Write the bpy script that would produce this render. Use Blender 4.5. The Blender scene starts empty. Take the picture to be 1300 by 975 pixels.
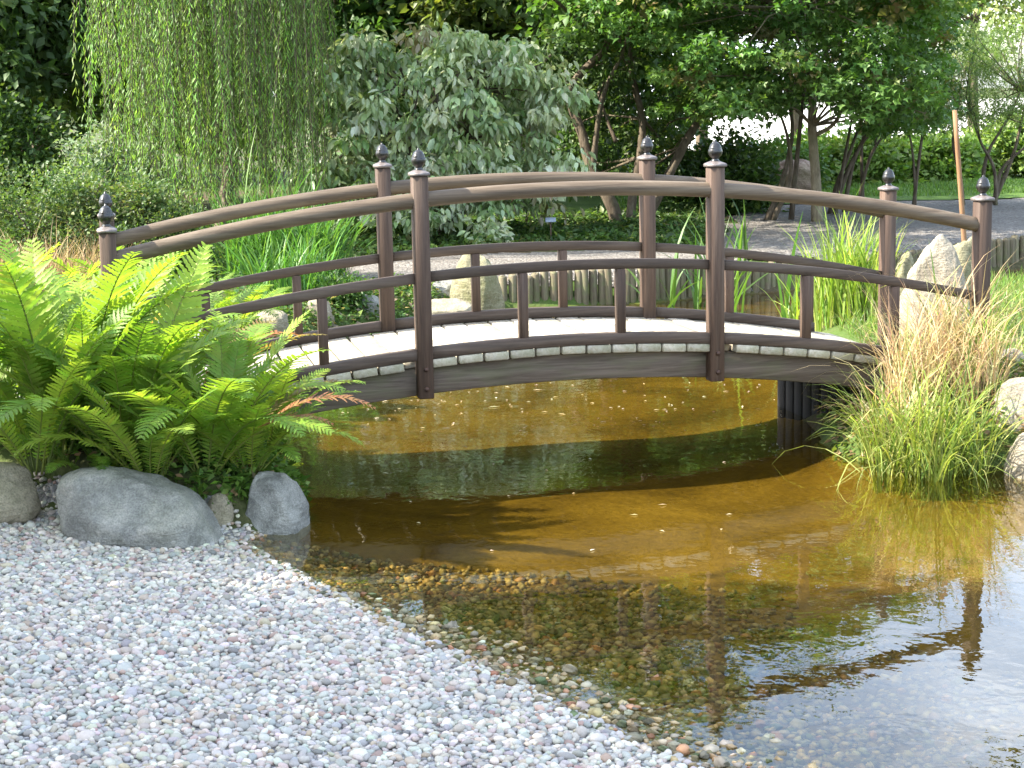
import bpy, math, random
import numpy as np
from mathutils import Vector, Matrix, noise as mnoise

# ------------------------------------------------------------------ camera, sky, sun, exposure
SC = bpy.context.scene
COL = SC.collection
F_PX, PITCH, ROLL, CAM_H = 2170.67, 0.1675, -0.0202, 2.0685
_cp, _sp, _cr, _sr = math.cos(PITCH), math.sin(PITCH), math.cos(ROLL), math.sin(ROLL)
_R0 = np.array([1.0, 0, 0]); _U0 = np.array([0, _sp, _cp]); _FW = np.array([0, _cp, -_sp])
RIGHT = _cr * _R0 + _sr * _U0
UP = _cr * _U0 - _sr * _R0
cam_data = bpy.data.cameras.new("camera"); cam = bpy.data.objects.new("camera", cam_data); COL.objects.link(cam)
cam_data.sensor_fit = 'HORIZONTAL'; cam_data.sensor_width = 36.0; cam_data.lens = 36.0 * F_PX / 1300.0
cam_data.clip_start = 0.05; cam_data.clip_end = 2000.0
_m = Matrix.Identity(4)
for _i in range(3):
    _m[_i][0] = RIGHT[_i]; _m[_i][1] = UP[_i]; _m[_i][2] = -_FW[_i]
_m[2][3] = CAM_H
cam.matrix_world = _m
SC.camera = cam

SUN_EL = math.radians(41.0)
SUN_AZ = math.atan2(-0.99, -0.13)         # compass angle from +Y towards +X: from the left, along the bridge
SUNV = np.array([math.sin(SUN_AZ) * math.cos(SUN_EL), math.cos(SUN_AZ) * math.cos(SUN_EL), math.sin(SUN_EL)])
world = bpy.data.worlds.new("World"); SC.world = world; world.use_nodes = True
wn = world.node_tree.nodes; wl = world.node_tree.links
sky = wn.new('ShaderNodeTexSky'); sky.sky_type = 'NISHITA'; sky.sun_disc = False
sky.sun_elevation = SUN_EL; sky.sun_rotation = SUN_AZ; sky.air_density = 1.0; sky.dust_density = 1.6; sky.ozone_density = 1.0
# thin bright cloud spread evenly over the whole sky
_tc = wn.new('ShaderNodeTexCoord'); _mp = wn.new('ShaderNodeMapping'); _mp.inputs['Scale'].default_value = (1.6, 1.6, 5.0); wl.new(_tc.outputs['Generated'], _mp.inputs['Vector'])
_cn = wn.new('ShaderNodeTexNoise'); _cn.inputs['Scale'].default_value = 1.7; _cn.inputs['Detail'].default_value = 7; _cn.inputs['Roughness'].default_value = 0.55; wl.new(_mp.outputs[0], _cn.inputs['Vector'])
_rp = wn.new('ShaderNodeValToRGB'); _rp.color_ramp.elements[0].position = 0.40; _rp.color_ramp.elements[1].position = 0.68; wl.new(_cn.outputs['Fac'], _rp.inputs[0])
_sc = wn.new('ShaderNodeMath'); _sc.operation = 'MULTIPLY'; _sc.inputs[1].default_value = 0.75; wl.new(_rp.outputs[0], _sc.inputs[0])
_mx = wn.new('ShaderNodeMix'); _mx.data_type = 'RGBA'; wl.new(_sc.outputs[0], _mx.inputs[0]); wl.new(sky.outputs['Color'], _mx.inputs[6]); _mx.inputs[7].default_value = (7.8, 8.7, 10.0, 1)
wl.new(_mx.outputs[2], wn['Background'].inputs['Color']); wn['Background'].inputs['Strength'].default_value = 0.15
sun_data = bpy.data.lights.new("sun", 'SUN'); sun_data.energy = 5.0; sun_data.angle = math.radians(0.6); sun_data.color = (1.0, 0.93, 0.80)
sun = bpy.data.objects.new("sun", sun_data); COL.objects.link(sun)
sun.rotation_euler = Vector((-SUNV[0], -SUNV[1], -SUNV[2])).to_track_quat('-Z', 'Y').to_euler()
SC.view_settings.view_transform = 'Standard'; SC.view_settings.look = 'None'
SC.view_settings.gamma = 1.0; SC.view_settings.use_curve_mapping = False
SC.view_settings.exposure = 2.05
SC.render.engine = 'CYCLES'
SC.cycles.max_bounces = 8; SC.cycles.transparent_max_bounces = 12; SC.cycles.diffuse_bounces = 3
SC.cycles.glossy_bounces = 3; SC.cycles.transmission_bounces = 4; SC.cycles.caustics_reflective = False
SC.cycles.caustics_refractive = False; SC.cycles.use_denoising = True; SC.cycles.sample_clamp_indirect = 6.0

# ------------------------------------------------------------------ pixel -> place
def ray(px, py):
    a, b = px - 650.0, py - 487.5
    u = a * _cr + b * _sr; v = -a * _sr + b * _cr
    return _FW * F_PX + _R0 * u - _U0 * v
def on_z(px, py, z):
    d = ray(px, py); return d * ((z - CAM_H) / d[2]) + np.array([0, 0, CAM_H])
def on_y(px, py, Y):
    d = ray(px, py); return d * (Y / d[1]) + np.array([0, 0, CAM_H])

# ------------------------------------------------------------------ mesh helpers
def tagit(o, label=None, cat=None, group=None, kind=None):
    if label: o["label"] = label
    if cat: o["category"] = cat
    if group: o["group"] = group
    if kind: o["kind"] = kind
    return o
def link(o, parent=None):
    COL.objects.link(o)
    if parent is not None: o.parent = parent
    return o
def empty(name, loc=(0, 0, 0), rz=0.0, label=None, cat=None, group=None):
    o = bpy.data.objects.new(name, None); o.empty_display_size = 0.1
    o.location = loc; o.rotation_euler = (0, 0, rz); COL.objects.link(o)
    return tagit(o, label, cat, group)
def mesh_np(name, V, faces, mats, col=None, smooth=False):
    """faces: list of integer arrays (n,3) or (n,4)"""
    me = bpy.data.meshes.new(name)
    V = np.ascontiguousarray(V, dtype=np.float32)
    faces = [np.asarray(f, dtype=np.int32) for f in faces if len(f)]
    loops = np.concatenate([f.ravel() for f in faces])
    sizes = np.concatenate([np.full(len(f), f.shape[1], dtype=np.int32) for f in faces])
    starts = np.concatenate([[0], np.cumsum(sizes)[:-1]]).astype(np.int32)
    me.vertices.add(len(V)); me.vertices.foreach_set('co', V.ravel())
    me.loops.add(len(loops)); me.loops.foreach_set('vertex_index', loops)
    me.polygons.add(len(sizes)); me.polygons.foreach_set('loop_start', starts); me.polygons.foreach_set('loop_total', sizes)
    if smooth: me.polygons.foreach_set('use_smooth', np.ones(len(sizes), dtype=bool))
    if col is not None:
        a = me.attributes.new('col', 'FLOAT_COLOR', 'POINT')
        c = np.ones((len(V), 4), dtype=np.float32); c[:, :3] = col
        a.data.foreach_set('color', c.ravel())
    me.update(calc_edges=True)
    if not isinstance(mats, (list, tuple)): mats = [mats]
    for m in mats: me.materials.append(m)
    return me
def obj(name, me, parent=None, loc=None, rot=None, kind=None):
    o = bpy.data.objects.new(name, me)
    if loc is not None: o.location = loc
    if rot is not None: o.rotation_euler = rot
    if kind: o["kind"] = kind
    return link(o, parent)
class Acc:
    """collects pieces into one mesh"""
    def __init__(s): s.V = []; s.F = {3: [], 4: []}; s.C = []; s.n = 0
    def add(s, V, faces, col=None):
        V = np.asarray(V, dtype=np.float64)
        s.V.append(V)
        for f in faces:
            f = np.asarray(f)
            if len(f): s.F[f.shape[1]].append(f + s.n)
        if col is None: col = (0.5, 0.5, 0.5)
        s.C.append(np.broadcast_to(np.asarray(col, dtype=np.float64), (len(V), 3)))
        s.n += len(V)
    def mesh(s, name, mat, smooth=False):
        fs = [np.concatenate(s.F[k]) for k in (3, 4) if s.F[k]]
        return mesh_np(name, np.concatenate(s.V), fs, mat, np.concatenate(s.C), smooth)
def nrm(a): return a / np.maximum(np.linalg.norm(a, axis=-1, keepdims=True), 1e-9)
def tube(path, rad, seg=8, cap=True, rough=0.0, rng=None):
    P = np.asarray(path, dtype=np.float64); R = np.broadcast_to(np.asarray(rad, dtype=np.float64), (len(P),))
    T = nrm(np.gradient(P, axis=0))
    ref = np.array([0.0, 1, 0]) if abs(T[:, 1]).mean() < 0.8 else np.array([1.0, 0, 0])
    A = nrm(np.cross(T, ref)); B = np.cross(T, A)
    ang = np.arange(seg) * 2 * math.pi / seg
    rr = R[:, None] * np.ones(seg)[None]
    if rough and rng is not None: rr = rr * (1 + rough * rng.standard_normal(rr.shape))
    V = P[:, None] + rr[..., None] * (A[:, None] * np.cos(ang)[None, :, None] + B[:, None] * np.sin(ang)[None, :, None])
    V = V.reshape(-1, 3); n = len(P)
    i, j = np.meshgrid(np.arange(n - 1), np.arange(seg), indexing='ij'); j2 = (j + 1) % seg
    Q = np.stack([i * seg + j, i * seg + j2, (i + 1) * seg + j2, (i + 1) * seg + j], -1).reshape(-1, 4)
    fs = [Q]
    if cap:
        V = np.vstack([V, P[0], P[-1]]); c0, c1 = n * seg, n * seg + 1; k = np.arange(seg); k2 = (k + 1) % seg
        fs.append(np.vstack([np.stack([np.full(seg, c0), k2, k], -1), np.stack([np.full(seg, c1), (n - 1) * seg + k, (n - 1) * seg + k2], -1)]))
    return V, fs
def smooth_path(pts, n=12):
    P = np.asarray(pts, dtype=np.float64); t = np.linspace(0, len(P) - 1, n); out = []
    Pe = np.vstack([2 * P[0] - P[1], P, 2 * P[-1] - P[-2]])
    for x in t:
        i = min(int(x), len(P) - 2); u = x - i; a, b, c, d = Pe[i:i + 4]
        out.append(0.5 * (2 * b + (c - a) * u + (2 * a - 5 * b + 4 * c - d) * u * u + (3 * b - 3 * c + d - a) * u ** 3))
    return np.array(out)
def bevel_box(sx, sy, sz, b=0.004):
    """box centred at the origin with chamfered edges (24 verts)"""
    h = np.array([sx, sy, sz]) / 2; V = []; key = {}
    for x in (-1, 1):
        for y in (-1, 1):
            for z in (-1, 1):
                for ax in range(3):
                    q = np.array([x, y, z]) * (h - b); q[ax] = (x, y, z)[ax] * h[ax]
                    key[(x, y, z, ax)] = len(V); V.append(q)
    F4 = []; F3 = []
    for ax in range(3):
        o = [a for a in range(3) if a != ax]
        for s in (-1, 1):
            idx = []
            for (p, q) in ((-1, -1), (1, -1), (1, 1), (-1, 1)):
                c = [0, 0, 0]; c[ax] = s; c[o[0]] = p; c[o[1]] = q; idx.append(key[(*c, ax)])
            flip = (s < 0) ^ (ax == 1)
            F4.append(idx[::-1] if flip else idx)
    for ax in range(3):                                    # edges along axis ax
        o = [a for a in range(3) if a != ax]
        for p in (-1, 1):
            for q in (-1, 1):
                def k(e, face):
                    c = [0, 0, 0]; c[ax] = e; c[o[0]] = p; c[o[1]] = q; return key[(*c, face)]
                f = [k(-1, o[0]), k(1, o[0]), k(1, o[1]), k(-1, o[1])]
                F4.append(f)
    for x in (-1, 1):
        for y in (-1, 1):
            for z in (-1, 1): F3.append([key[(x, y, z, a)] for a in range(3)])
    V = np.array(V)
    def fix(fs):
        out = []
        for f in fs:
            p = V[f]; n = np.cross(p[1] - p[0], p[2] - p[0]); out.append(f if n @ p.mean(0) > 0 else f[::-1])
        return np.array(out)
    return V, [fix(F4), fix(F3)]

# ------------------------------------------------------------------ materials
class NT:
    def __init__(s, name):
        s.m = bpy.data.materials.new(name); s.m.use_nodes = True; s.t = s.m.node_tree; s.n = s.t.nodes; s.n.clear()
        s.out = s.n.new('ShaderNodeOutputMaterial')
    def new(s, typ, **kw):
        x = s.n.new(typ)
        for k, v in kw.items():
            if k in x.inputs: s.set(x.inputs[k], v)
            else: setattr(x, k, v)
        return x
    def set(s, inp, v):
        if isinstance(v, bpy.types.NodeSocket): s.t.links.new(v, inp)
        else:
            if isinstance(v, tuple) and len(v) == 3 and inp.type == 'RGBA': v = (*v, 1)
            inp.default_value = v
    def coords(s, kind='Object', scale=(1, 1, 1)):
        c = s.new('ShaderNodeTexCoord'); m = s.new('ShaderNodeMapping'); s.t.links.new(c.outputs[kind], m.inputs['Vector'])
        m.inputs['Scale'].default_value = scale; return m.outputs[0]
    def noise(s, vec, scale, detail=4, rough=0.55, dist=0.0):
        x = s.new('ShaderNodeTexNoise'); s.t.links.new(vec, x.inputs['Vector'])
        x.inputs['Scale'].default_value = scale; x.inputs['Detail'].default_value = detail
        x.inputs['Roughness'].default_value = rough; x.inputs['Distortion'].default_value = dist
        return x.outputs['Fac']
    def ramp(s, fac, stops):
        r = s.new('ShaderNodeValToRGB'); s.t.links.new(fac, r.inputs[0]); e = r.color_ramp.elements
        while len(e) < len(stops): e.new(0.5)
        for x, (p, c) in zip(e, stops): x.position = p; x.color = (*c, 1) if len(c) == 3 else c
        return r.outputs[0]
    def mix(s, fac, a, b, mode='MIX'):
        x = s.new('ShaderNodeMix', data_type='RGBA', blend_type=mode)
        s.set(x.inputs[0], fac); s.set(x.inputs[6], a); s.set(x.inputs[7], b); return x.outputs[2]
    def math(s, op, a, b=0.0, c=0.0, clamp=False):
        x = s.new('ShaderNodeMath', operation=op, use_clamp=clamp); s.set(x.inputs[0], a); s.set(x.inputs[1], b); s.set(x.inputs[2], c); return x.outputs[0]
    def bump(s, h, strength=0.3, dist=0.01):
        b = s.new('ShaderNodeBump'); s.set(b.inputs['Height'], h); b.inputs['Strength'].default_value = strength; b.inputs['Distance'].default_value = dist
        return b.outputs[0]
    def principled(s, color, rough=0.6, normal=None, metallic=0.0, spec=0.5):
        p = s.new('ShaderNodeBsdfPrincipled'); s.set(p.inputs['Base Color'], color); s.set(p.inputs['Roughness'], rough)
        s.set(p.inputs['Metallic'], metallic); p.inputs['Specular IOR Level'].default_value = spec
        if normal is not None: s.t.links.new(normal, p.inputs['Normal'])
        return p.outputs[0]
    def done(s, sh): s.t.links.new(sh, s.out.inputs[0]); return s.m

def wood(name, c1, c2, c3, axis='x', algae=0.0, rough=0.7, wear=(0.30, 0.26, 0.22), wearamt=0.35):
    t = NT(name)
    sc = {'x': (1.2, 22, 22), 'z': (22, 22, 1.2), 'y': (22, 1.2, 22)}[axis]
    v = t.coords('Object', sc)
    oi = t.new('ShaderNodeObjectInfo')
    off = t.new('ShaderNodeVectorMath', operation='ADD'); t.t.links.new(v, off.inputs[0])
    cmb = t.new('ShaderNodeCombineXYZ'); r10 = t.math('MULTIPLY', oi.outputs['Random'], 37.0)
    for i in range(3): t.t.links.new(r10, cmb.inputs[i])
    t.t.links.new(cmb.outputs[0], off.inputs[1]); v = off.outputs[0]
    g = t.noise(v, 2.2, 6, 0.65, 0.6)
    col = t.ramp(g, [(0.28, c1), (0.52, c2), (0.75, c3)])
    w = t.noise(v, 0.7, 3, 0.6, 1.0)
    col = t.mix(t.math('MULTIPLY', t.ramp(w, [(0.5, (0, 0, 0)), (0.72, (1, 1, 1))]), wearamt), col, wear)
    br = t.math('MULTIPLY_ADD', oi.outputs['Random'], 0.35, 0.82)
    hs = t.new('ShaderNodeHueSaturation'); t.t.links.new(col, hs.inputs['Color']); t.t.links.new(br, hs.inputs['Value']); col = hs.outputs[0]
    if algae:
        a = t.noise(t.coords('Object', (1.4, 6, 5)), 2.5, 5, 0.6)
        col = t.mix(t.math('MULTIPLY', t.ramp(a, [(0.45, (0, 0, 0)), (0.65, (1, 1, 1))]), algae), col, (0.10, 0.13, 0.04))
    fine = t.noise(v, 9.0, 4, 0.7)
    h = t.math('ADD', g, t.math('MULTIPLY', fine, 0.4))
    return t.done(t.principled(col, rough, t.bump(h, 0.45, 0.006), spec=0.35))
M = {}
M['post_wood'] = wood('post_wood', (0.036, 0.021, 0.014), (0.066, 0.040, 0.027), (0.095, 0.060, 0.041), 'z', wear=(0.17, 0.13, 0.10), wearamt=0.25)
M['rail_wood'] = wood('rail_wood', (0.062, 0.042, 0.027), (0.11, 0.08, 0.053), (0.16, 0.12, 0.082), 'x', wear=(0.23, 0.19, 0.14), wearamt=0.45)
M['mid_wood'] = wood('mid_wood', (0.036, 0.024, 0.017), (0.066, 0.045, 0.032), (0.10, 0.07, 0.05), 'x', wear=(0.18, 0.15, 0.12), wearamt=0.28)
M['deck_wood'] = wood('deck_wood', (0.27, 0.225, 0.16), (0.40, 0.35, 0.27), (0.50, 0.45, 0.36), 'y', algae=0.4, wear=(0.52, 0.50, 0.46))
M['beam_wood'] = wood('beam_wood', (0.06, 0.042, 0.030), (0.13, 0.10, 0.075), (0.21, 0.165, 0.13), 'x', algae=0.28, wear=(0.24, 0.20, 0.16))
M['dark_wood'] = wood('dark_wood', (0.004, 0.0035, 0.003), (0.007, 0.006, 0.005), (0.013, 0.011, 0.008), 'z', wear=(0.013, 0.011, 0.009), rough=0.9)  # near-black grain tones for the abutment timbers
M['log_wood'] = wood('log_wood', (0.055, 0.042, 0.024), (0.12, 0.098, 0.058), (0.19, 0.16, 0.10), 'z', algae=0.5, wear=(0.2, 0.175, 0.12))
M['stake_wood'] = wood('stake_wood', (0.11, 0.055, 0.025), (0.18, 0.095, 0.045), (0.23, 0.135, 0.07), 'z', wear=(0.22, 0.15, 0.09))
def mat_metal():
    t = NT('finial_metal'); n = t.noise(t.coords('Object', (30, 30, 30)), 1.5, 4)
    return t.done(t.principled(t.ramp(n, [(0.3, (0.008, 0.008, 0.009)), (0.7, (0.024, 0.022, 0.022))]), t.math('MULTIPLY_ADD', n, 0.25, 0.18), metallic=0.35, spec=0.8))
M['finial'] = mat_metal()
def mat_cap():
    t = NT('cap_metal'); n = t.noise(t.coords('Object', (25, 25, 25)), 1.3, 5)
    return t.done(t.principled(t.ramp(n, [(0.3, (0.11, 0.09, 0.085)), (0.7, (0.24, 0.21, 0.20))]), 0.5, metallic=0.4, normal=t.bump(n, 0.3, 0.004)))
M['cap'] = mat_cap()
def mat_bolt():
    t = NT('bolt_metal'); n = t.noise(t.coords('Object', (80, 80, 80)), 1.0, 3)
    return t.done(t.principled(t.ramp(n, [(0.3, (0.03, 0.022, 0.02)), (0.7, (0.10, 0.05, 0.03))]), 0.6, metallic=0.5))
M['bolt'] = mat_bolt()

def leaf_mat(name, trans=0.4, rough=0.5, spec=0.4, tcol=(1.25, 1.3, 0.55), objvar=0.0, yellow=None):
    t = NT(name)
    a = t.new('ShaderNodeAttribute', attribute_name='col'); col = a.outputs['Color']
    n = t.noise(t.coords('Object', (1, 1, 1)), 14.0, 3)
    col = t.mix(0.5, col, t.mix(n, (0.3, 0.3, 0.3), (0.72, 0.72, 0.72)), 'OVERLAY')
    if objvar:
        oi = t.new('ShaderNodeObjectInfo'); hs = t.new('ShaderNodeHueSaturation'); t.t.links.new(col, hs.inputs['Color'])
        t.set(hs.inputs['Value'], t.math('MULTIPLY_ADD', oi.outputs['Random'], objvar, 1 - objvar / 2))
        t.set(hs.inputs['Hue'], t.math('MULTIPLY_ADD', oi.outputs['Random'], -0.03, 0.515)); col = hs.outputs[0]
    p = t.principled(col, rough, spec=spec)
    tr = t.new('ShaderNodeBsdfTranslucent'); t.set(tr.inputs['Color'], t.mix(1.0, col, tcol, 'MULTIPLY'))
    mx = t.new('ShaderNodeMixShader'); mx.inputs[0].default_value = trans
    t.t.links.new(p, mx.inputs[1]); t.t.links.new(tr.outputs[0], mx.inputs[2])
    return t.done(mx.outputs[0])
M['leaf'] = leaf_mat('leaf', 0.40)
M['glossy_leaf'] = leaf_mat('glossy_leaf', 0.32, 0.36, 0.45)
M['willow_leaf'] = leaf_mat('willow_leaf', 0.45, 0.5)
M['fern_leaf'] = leaf_mat('fern_leaf', 0.50, 0.5, 0.35, (1.3, 1.25, 0.5), objvar=0.45)
M['grass_leaf'] = leaf_mat('grass_leaf', 0.42, 0.45)
M['dry_leaf'] = leaf_mat('dry_leaf', 0.35, 0.6, 0.3, (1.1, 1.05, 0.8))
def bark(name, c1, c2, c3):
    t = NT(name); v = t.coords('Object', (9, 9, 2.5)); g = t.noise(v, 1.6, 6, 0.65, 0.8)
    col = t.ramp(g, [(0.3, c1), (0.5, c2), (0.72, c3)])
    a = t.noise(t.coords('Object', (1, 1, 1)), 2.2, 4)
    col = t.mix(t.math('MULTIPLY', t.ramp(a, [(0.5, (0, 0, 0)), (0.7, (1, 1, 1))]), 0.5), col, (0.10, 0.12, 0.05))
    return t.done(t.principled(col, 0.85, t.bump(g, 0.7, 0.03), spec=0.2))
M['bark'] = bark('bark', (0.045, 0.033, 0.022), (0.10, 0.078, 0.055), (0.17, 0.14, 0.10))
M['pale_bark'] = bark('pale_bark', (0.10, 0.08, 0.05), (0.20, 0.165, 0.11), (0.30, 0.25, 0.17))
def rock_mat(name, c1, c2, c3, moss=0.0, scale=1.0, rough=0.75):
    t = NT(name); v = t.coords('Object', (1, 1, 1))
    a = t.noise(v, 4.0 * scale, 6, 0.6, 0.5); f = t.noise(v, 38 * scale, 5, 0.7); sp = t.noise(v, 120 * scale, 2, 0.5)
    col = t.ramp(t.math('ADD', t.math('MULTIPLY', a, 0.7), t.math('MULTIPLY', f, 0.3)), [(0.36, c1), (0.5, c2), (0.64, c3)])
    col = t.mix(0.28, col, t.ramp(sp, [(0.35, (0.03, 0.03, 0.03)), (0.6, (0.7, 0.7, 0.7))]), 'OVERLAY')
    st = t.noise(t.coords('Object', (1.5, 1.5, 9)), 2.2, 5, 0.6, 1.2)
    col = t.mix(t.math('MULTIPLY', t.ramp(st, [(0.5, (0, 0, 0)), (0.66, (1, 1, 1))]), 0.3), col, c1)
    if moss:
        mo = t.noise(v, 2.6, 5, 0.65)
        col = t.mix(t.math('MULTIPLY', t.ramp(mo, [(0.46, (0, 0, 0)), (0.62, (1, 1, 1))]), moss), col, (0.12, 0.13, 0.04))
    h = t.math('ADD', t.math('MULTIPLY', a, 1.0), t.math('ADD', t.math('MULTIPLY', f, 0.35), t.math('MULTIPLY', st, 0.4)))
    return t.done(t.principled(col, rough, t.bump(h, 0.85, 0.045), spec=0.35))
M['grey_rock'] = rock_mat('grey_rock', (0.13, 0.128, 0.115), (0.25, 0.245, 0.22), (0.38, 0.36, 0.31), 0.18)
M['speckled_rock'] = rock_mat('speckled_rock', (0.13, 0.13, 0.12), (0.28, 0.275, 0.25), (0.42, 0.41, 0.38), 0.08, 1.6)
M['tan_rock'] = rock_mat('tan_rock', (0.17, 0.145, 0.10), (0.28, 0.24, 0.17), (0.38, 0.33, 0.24), 0.2)
M['white_rock'] = rock_mat('white_rock', (0.17, 0.145, 0.11), (0.27, 0.235, 0.18), (0.35, 0.31, 0.25), 0.12)
M['moss_rock'] = rock_mat('moss_rock', (0.13, 0.12, 0.07), (0.24, 0.22, 0.13), (0.34, 0.31, 0.21), 0.55)
M['brown_rock'] = rock_mat('brown_rock', (0.13, 0.085, 0.06), (0.22, 0.155, 0.115), (0.32, 0.25, 0.19), 0.15)
def pebble_mat(name, rough, spec):
    t = NT(name); a = t.new('ShaderNodeAttribute', attribute_name='col')
    f = t.noise(t.coords('Object'), 160.0, 3, 0.6)
    col = t.mix(0.35, a.outputs['Color'], t.mix(f, (0.2, 0.2, 0.2), (0.8, 0.8, 0.8)), 'OVERLAY')
    return t.done(t.principled(col, rough, spec=spec))
M['pebble'] = pebble_mat('pebble', 0.6, 0.4)
M['wet_pebble'] = pebble_mat('wet_pebble', 0.5, 0.3)

def ground_mat():
    t = NT('ground_soil'); v = t.coords('Object')
    a = t.noise(v, 0.9, 6, 0.6, 0.4); f = t.noise(v, 22, 5, 0.7)
    soil = t.ramp(t.math('ADD', t.math('MULTIPLY', a, 0.5), t.math('MULTIPLY', f, 0.5)), [(0.35, (0.035, 0.028, 0.016)), (0.5, (0.075, 0.058, 0.035)), (0.66, (0.15, 0.115, 0.07))])
    g = t.noise(v, 0.45, 5, 0.6)
    land = t.mix(t.ramp(g, [(0.42, (0, 0, 0)), (0.56, (1, 1, 1))]), soil, t.mix(f, (0.03, 0.055, 0.012), (0.085, 0.13, 0.03)))
    b1 = t.noise(v, 1.3, 5, 0.6, 0.6); b2 = t.noise(v, 30, 4, 0.7)
    bed = t.ramp(t.math('ADD', t.math('MULTIPLY', b1, 0.65), t.math('MULTIPLY', b2, 0.35)), [(0.34, (0.052, 0.034, 0.006)), (0.5, (0.128, 0.084, 0.013)), (0.66, (0.20, 0.135, 0.026))])
    geo = t.new('ShaderNodeNewGeometry'); sx = t.new('ShaderNodeSeparateXYZ'); t.t.links.new(geo.outputs['Position'], sx.inputs[0])
    z = t.math('ADD', sx.outputs['Z'], t.math('MULTIPLY_ADD', f, 0.06, -0.03))
    fac = t.math('MULTIPLY_ADD', z, -18.0, 0.3, True)
    col = t.mix(fac, land, bed)
    return t.done(t.principled(col, 0.9, t.bump(f, 0.6, 0.03), spec=0.15))
M['ground'] = ground_mat()
def gravel_sheet_mat(name, c1, c2, c3, scale):
    t = NT(name); v = t.coords('Object')
    vo = t.new('ShaderNodeTexVoronoi'); t.t.links.new(v, vo.inputs['Vector']); vo.inputs['Scale'].default_value = scale
    sep = t.new('ShaderNodeSeparateColor'); t.t.links.new(vo.outputs['Color'], sep.inputs[0])
    col = t.ramp(sep.outputs[0], [(0.1, c1), (0.5, c2), (0.9, c3)])
    a = t.noise(v, 1.6, 5, 0.65)
    col = t.mix(t.math('MULTIPLY', t.ramp(a, [(0.42, (0, 0, 0)), (0.68, (1, 1, 1))]), 0.45), col, c1)
    d = t.noise(v, 9.0, 4, 0.7)
    col = t.mix(t.math('MULTIPLY', t.ramp(d, [(0.64, (0, 0, 0)), (0.68, (1, 1, 1))]), 0.6), col, (0.20, 0.13, 0.07))
    h = t.math('SUBTRACT', 1.0, vo.outputs['Distance'])
    return t.done(t.principled(col, 0.85, t.bump(h, 0.8, 0.02), spec=0.2))
M['path_gravel'] = gravel_sheet_mat('path_gravel', (0.095, 0.083, 0.072), (0.165, 0.15, 0.135), (0.235, 0.22, 0.20), 45)
M['glare_pale'] = gravel_sheet_mat('glare_pale', (0.42, 0.40, 0.36), (0.55, 0.53, 0.49), (0.66, 0.64, 0.60), 6)  # near-white tint for the added glare sheet at the horizon
M['beach_base'] = gravel_sheet_mat('beach_base', (0.16, 0.15, 0.145), (0.28, 0.27, 0.265), (0.40, 0.39, 0.385), 55)
def lawn_mat():
    t = NT('lawn_grass'); v = t.coords('Object'); a = t.noise(v, 1.1, 5); f = t.noise(v, 60, 3, 0.7)
    col = t.ramp(t.math('ADD', t.math('MULTIPLY', a, 0.5), t.math('MULTIPLY', f, 0.5)), [(0.35, (0.045, 0.085, 0.015)), (0.5, (0.085, 0.15, 0.028)), (0.66, (0.14, 0.21, 0.05))])
    return t.done(t.principled(col, 0.9, t.bump(f, 0.8, 0.04), spec=0.15))
M['lawn'] = lawn_mat()
def water_mat():
    t = NT('pond_water'); v = t.coords('Object', (1, 1, 1))
    n1 = t.noise(v, 5.5, 3, 0.5, 0.3); n2 = t.noise(t.coords('Object', (1, 0.6, 1)), 19, 2, 0.5)
    patch = t.noise(v, 0.6, 2)
    h = t.math('ADD', n1, t.math('MULTIPLY', n2, t.math('MULTIPLY', patch, 0.5)))
    nb = t.bump(h, 0.075, 0.02)
    tr = t.new('ShaderNodeBsdfTransparent'); tr.inputs['Color'].default_value = (0.72, 0.67, 0.44, 1)
    gl = t.new('ShaderNodeBsdfGlossy'); gl.inputs['Roughness'].default_value = 0.015; gl.inputs['Color'].default_value = (1, 1, 1, 1)
    t.t.links.new(nb, gl.inputs['Normal'])
    geo = t.new('ShaderNodeNewGeometry'); dt = t.new('ShaderNodeVectorMath', operation='DOT_PRODUCT')      # Schlick reflectance, the same from above and below
    t.t.links.new(geo.outputs['Incoming'], dt.inputs[0]); t.t.links.new(nb, dt.inputs[1])
    c1 = t.math('SUBTRACT', 1.0, t.math('ABSOLUTE', dt.outputs['Value']), 0.0, True)
    fr = t.math('MULTIPLY_ADD', t.math('POWER', c1, 4.5), 0.97, 0.03, True)
    mx = t.new('ShaderNodeMixShader'); t.t.links.new(fr, mx.inputs[0])
    t.t.links.new(tr.outputs[0], mx.inputs[1]); t.t.links.new(gl.outputs[0], mx.inputs[2])
    return t.done(mx.outputs[0])
M['water'] = water_mat()

# ------------------------------------------------------------------ terrain
POND = np.array([(-1.02, 8.30), (-1.32, 7.86), (-1.02, 7.30), (-0.78, 6.90), (-0.55, 6.59), (-0.17, 5.99), (0.15, 5.52), (0.51, 5.03), (1.1, 4.2), (2.2, 3.4), (4, 3.0), (8, 3.6), (12, 5.5),
    (11, 7.6), (7, 8.3), (4.5, 8.75), (3.3, 8.9), (2.75, 9.1), (2.3, 9.25), (1.95, 9.42), (1.80, 9.9), (1.88, 10.6), (2.0, 11.5), (2.1, 12.5), (2.2, 13.4), (2.9, 14.6),
    (3.8, 15.4), (5, 15.9), (7, 16.2), (12, 16.6), (13, 20.5), (10, 21.2), (5.43, 19.16), (3.4, 17.95), (1.35, 16.89), (-0.06, 16.68), (-0.6, 15.9), (-1.3, 14.6), (-1.75, 13.2), (-1.7, 12.0), (-1.55, 10.8), (-1.45, 9.7), (-1.15, 8.8)])
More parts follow.
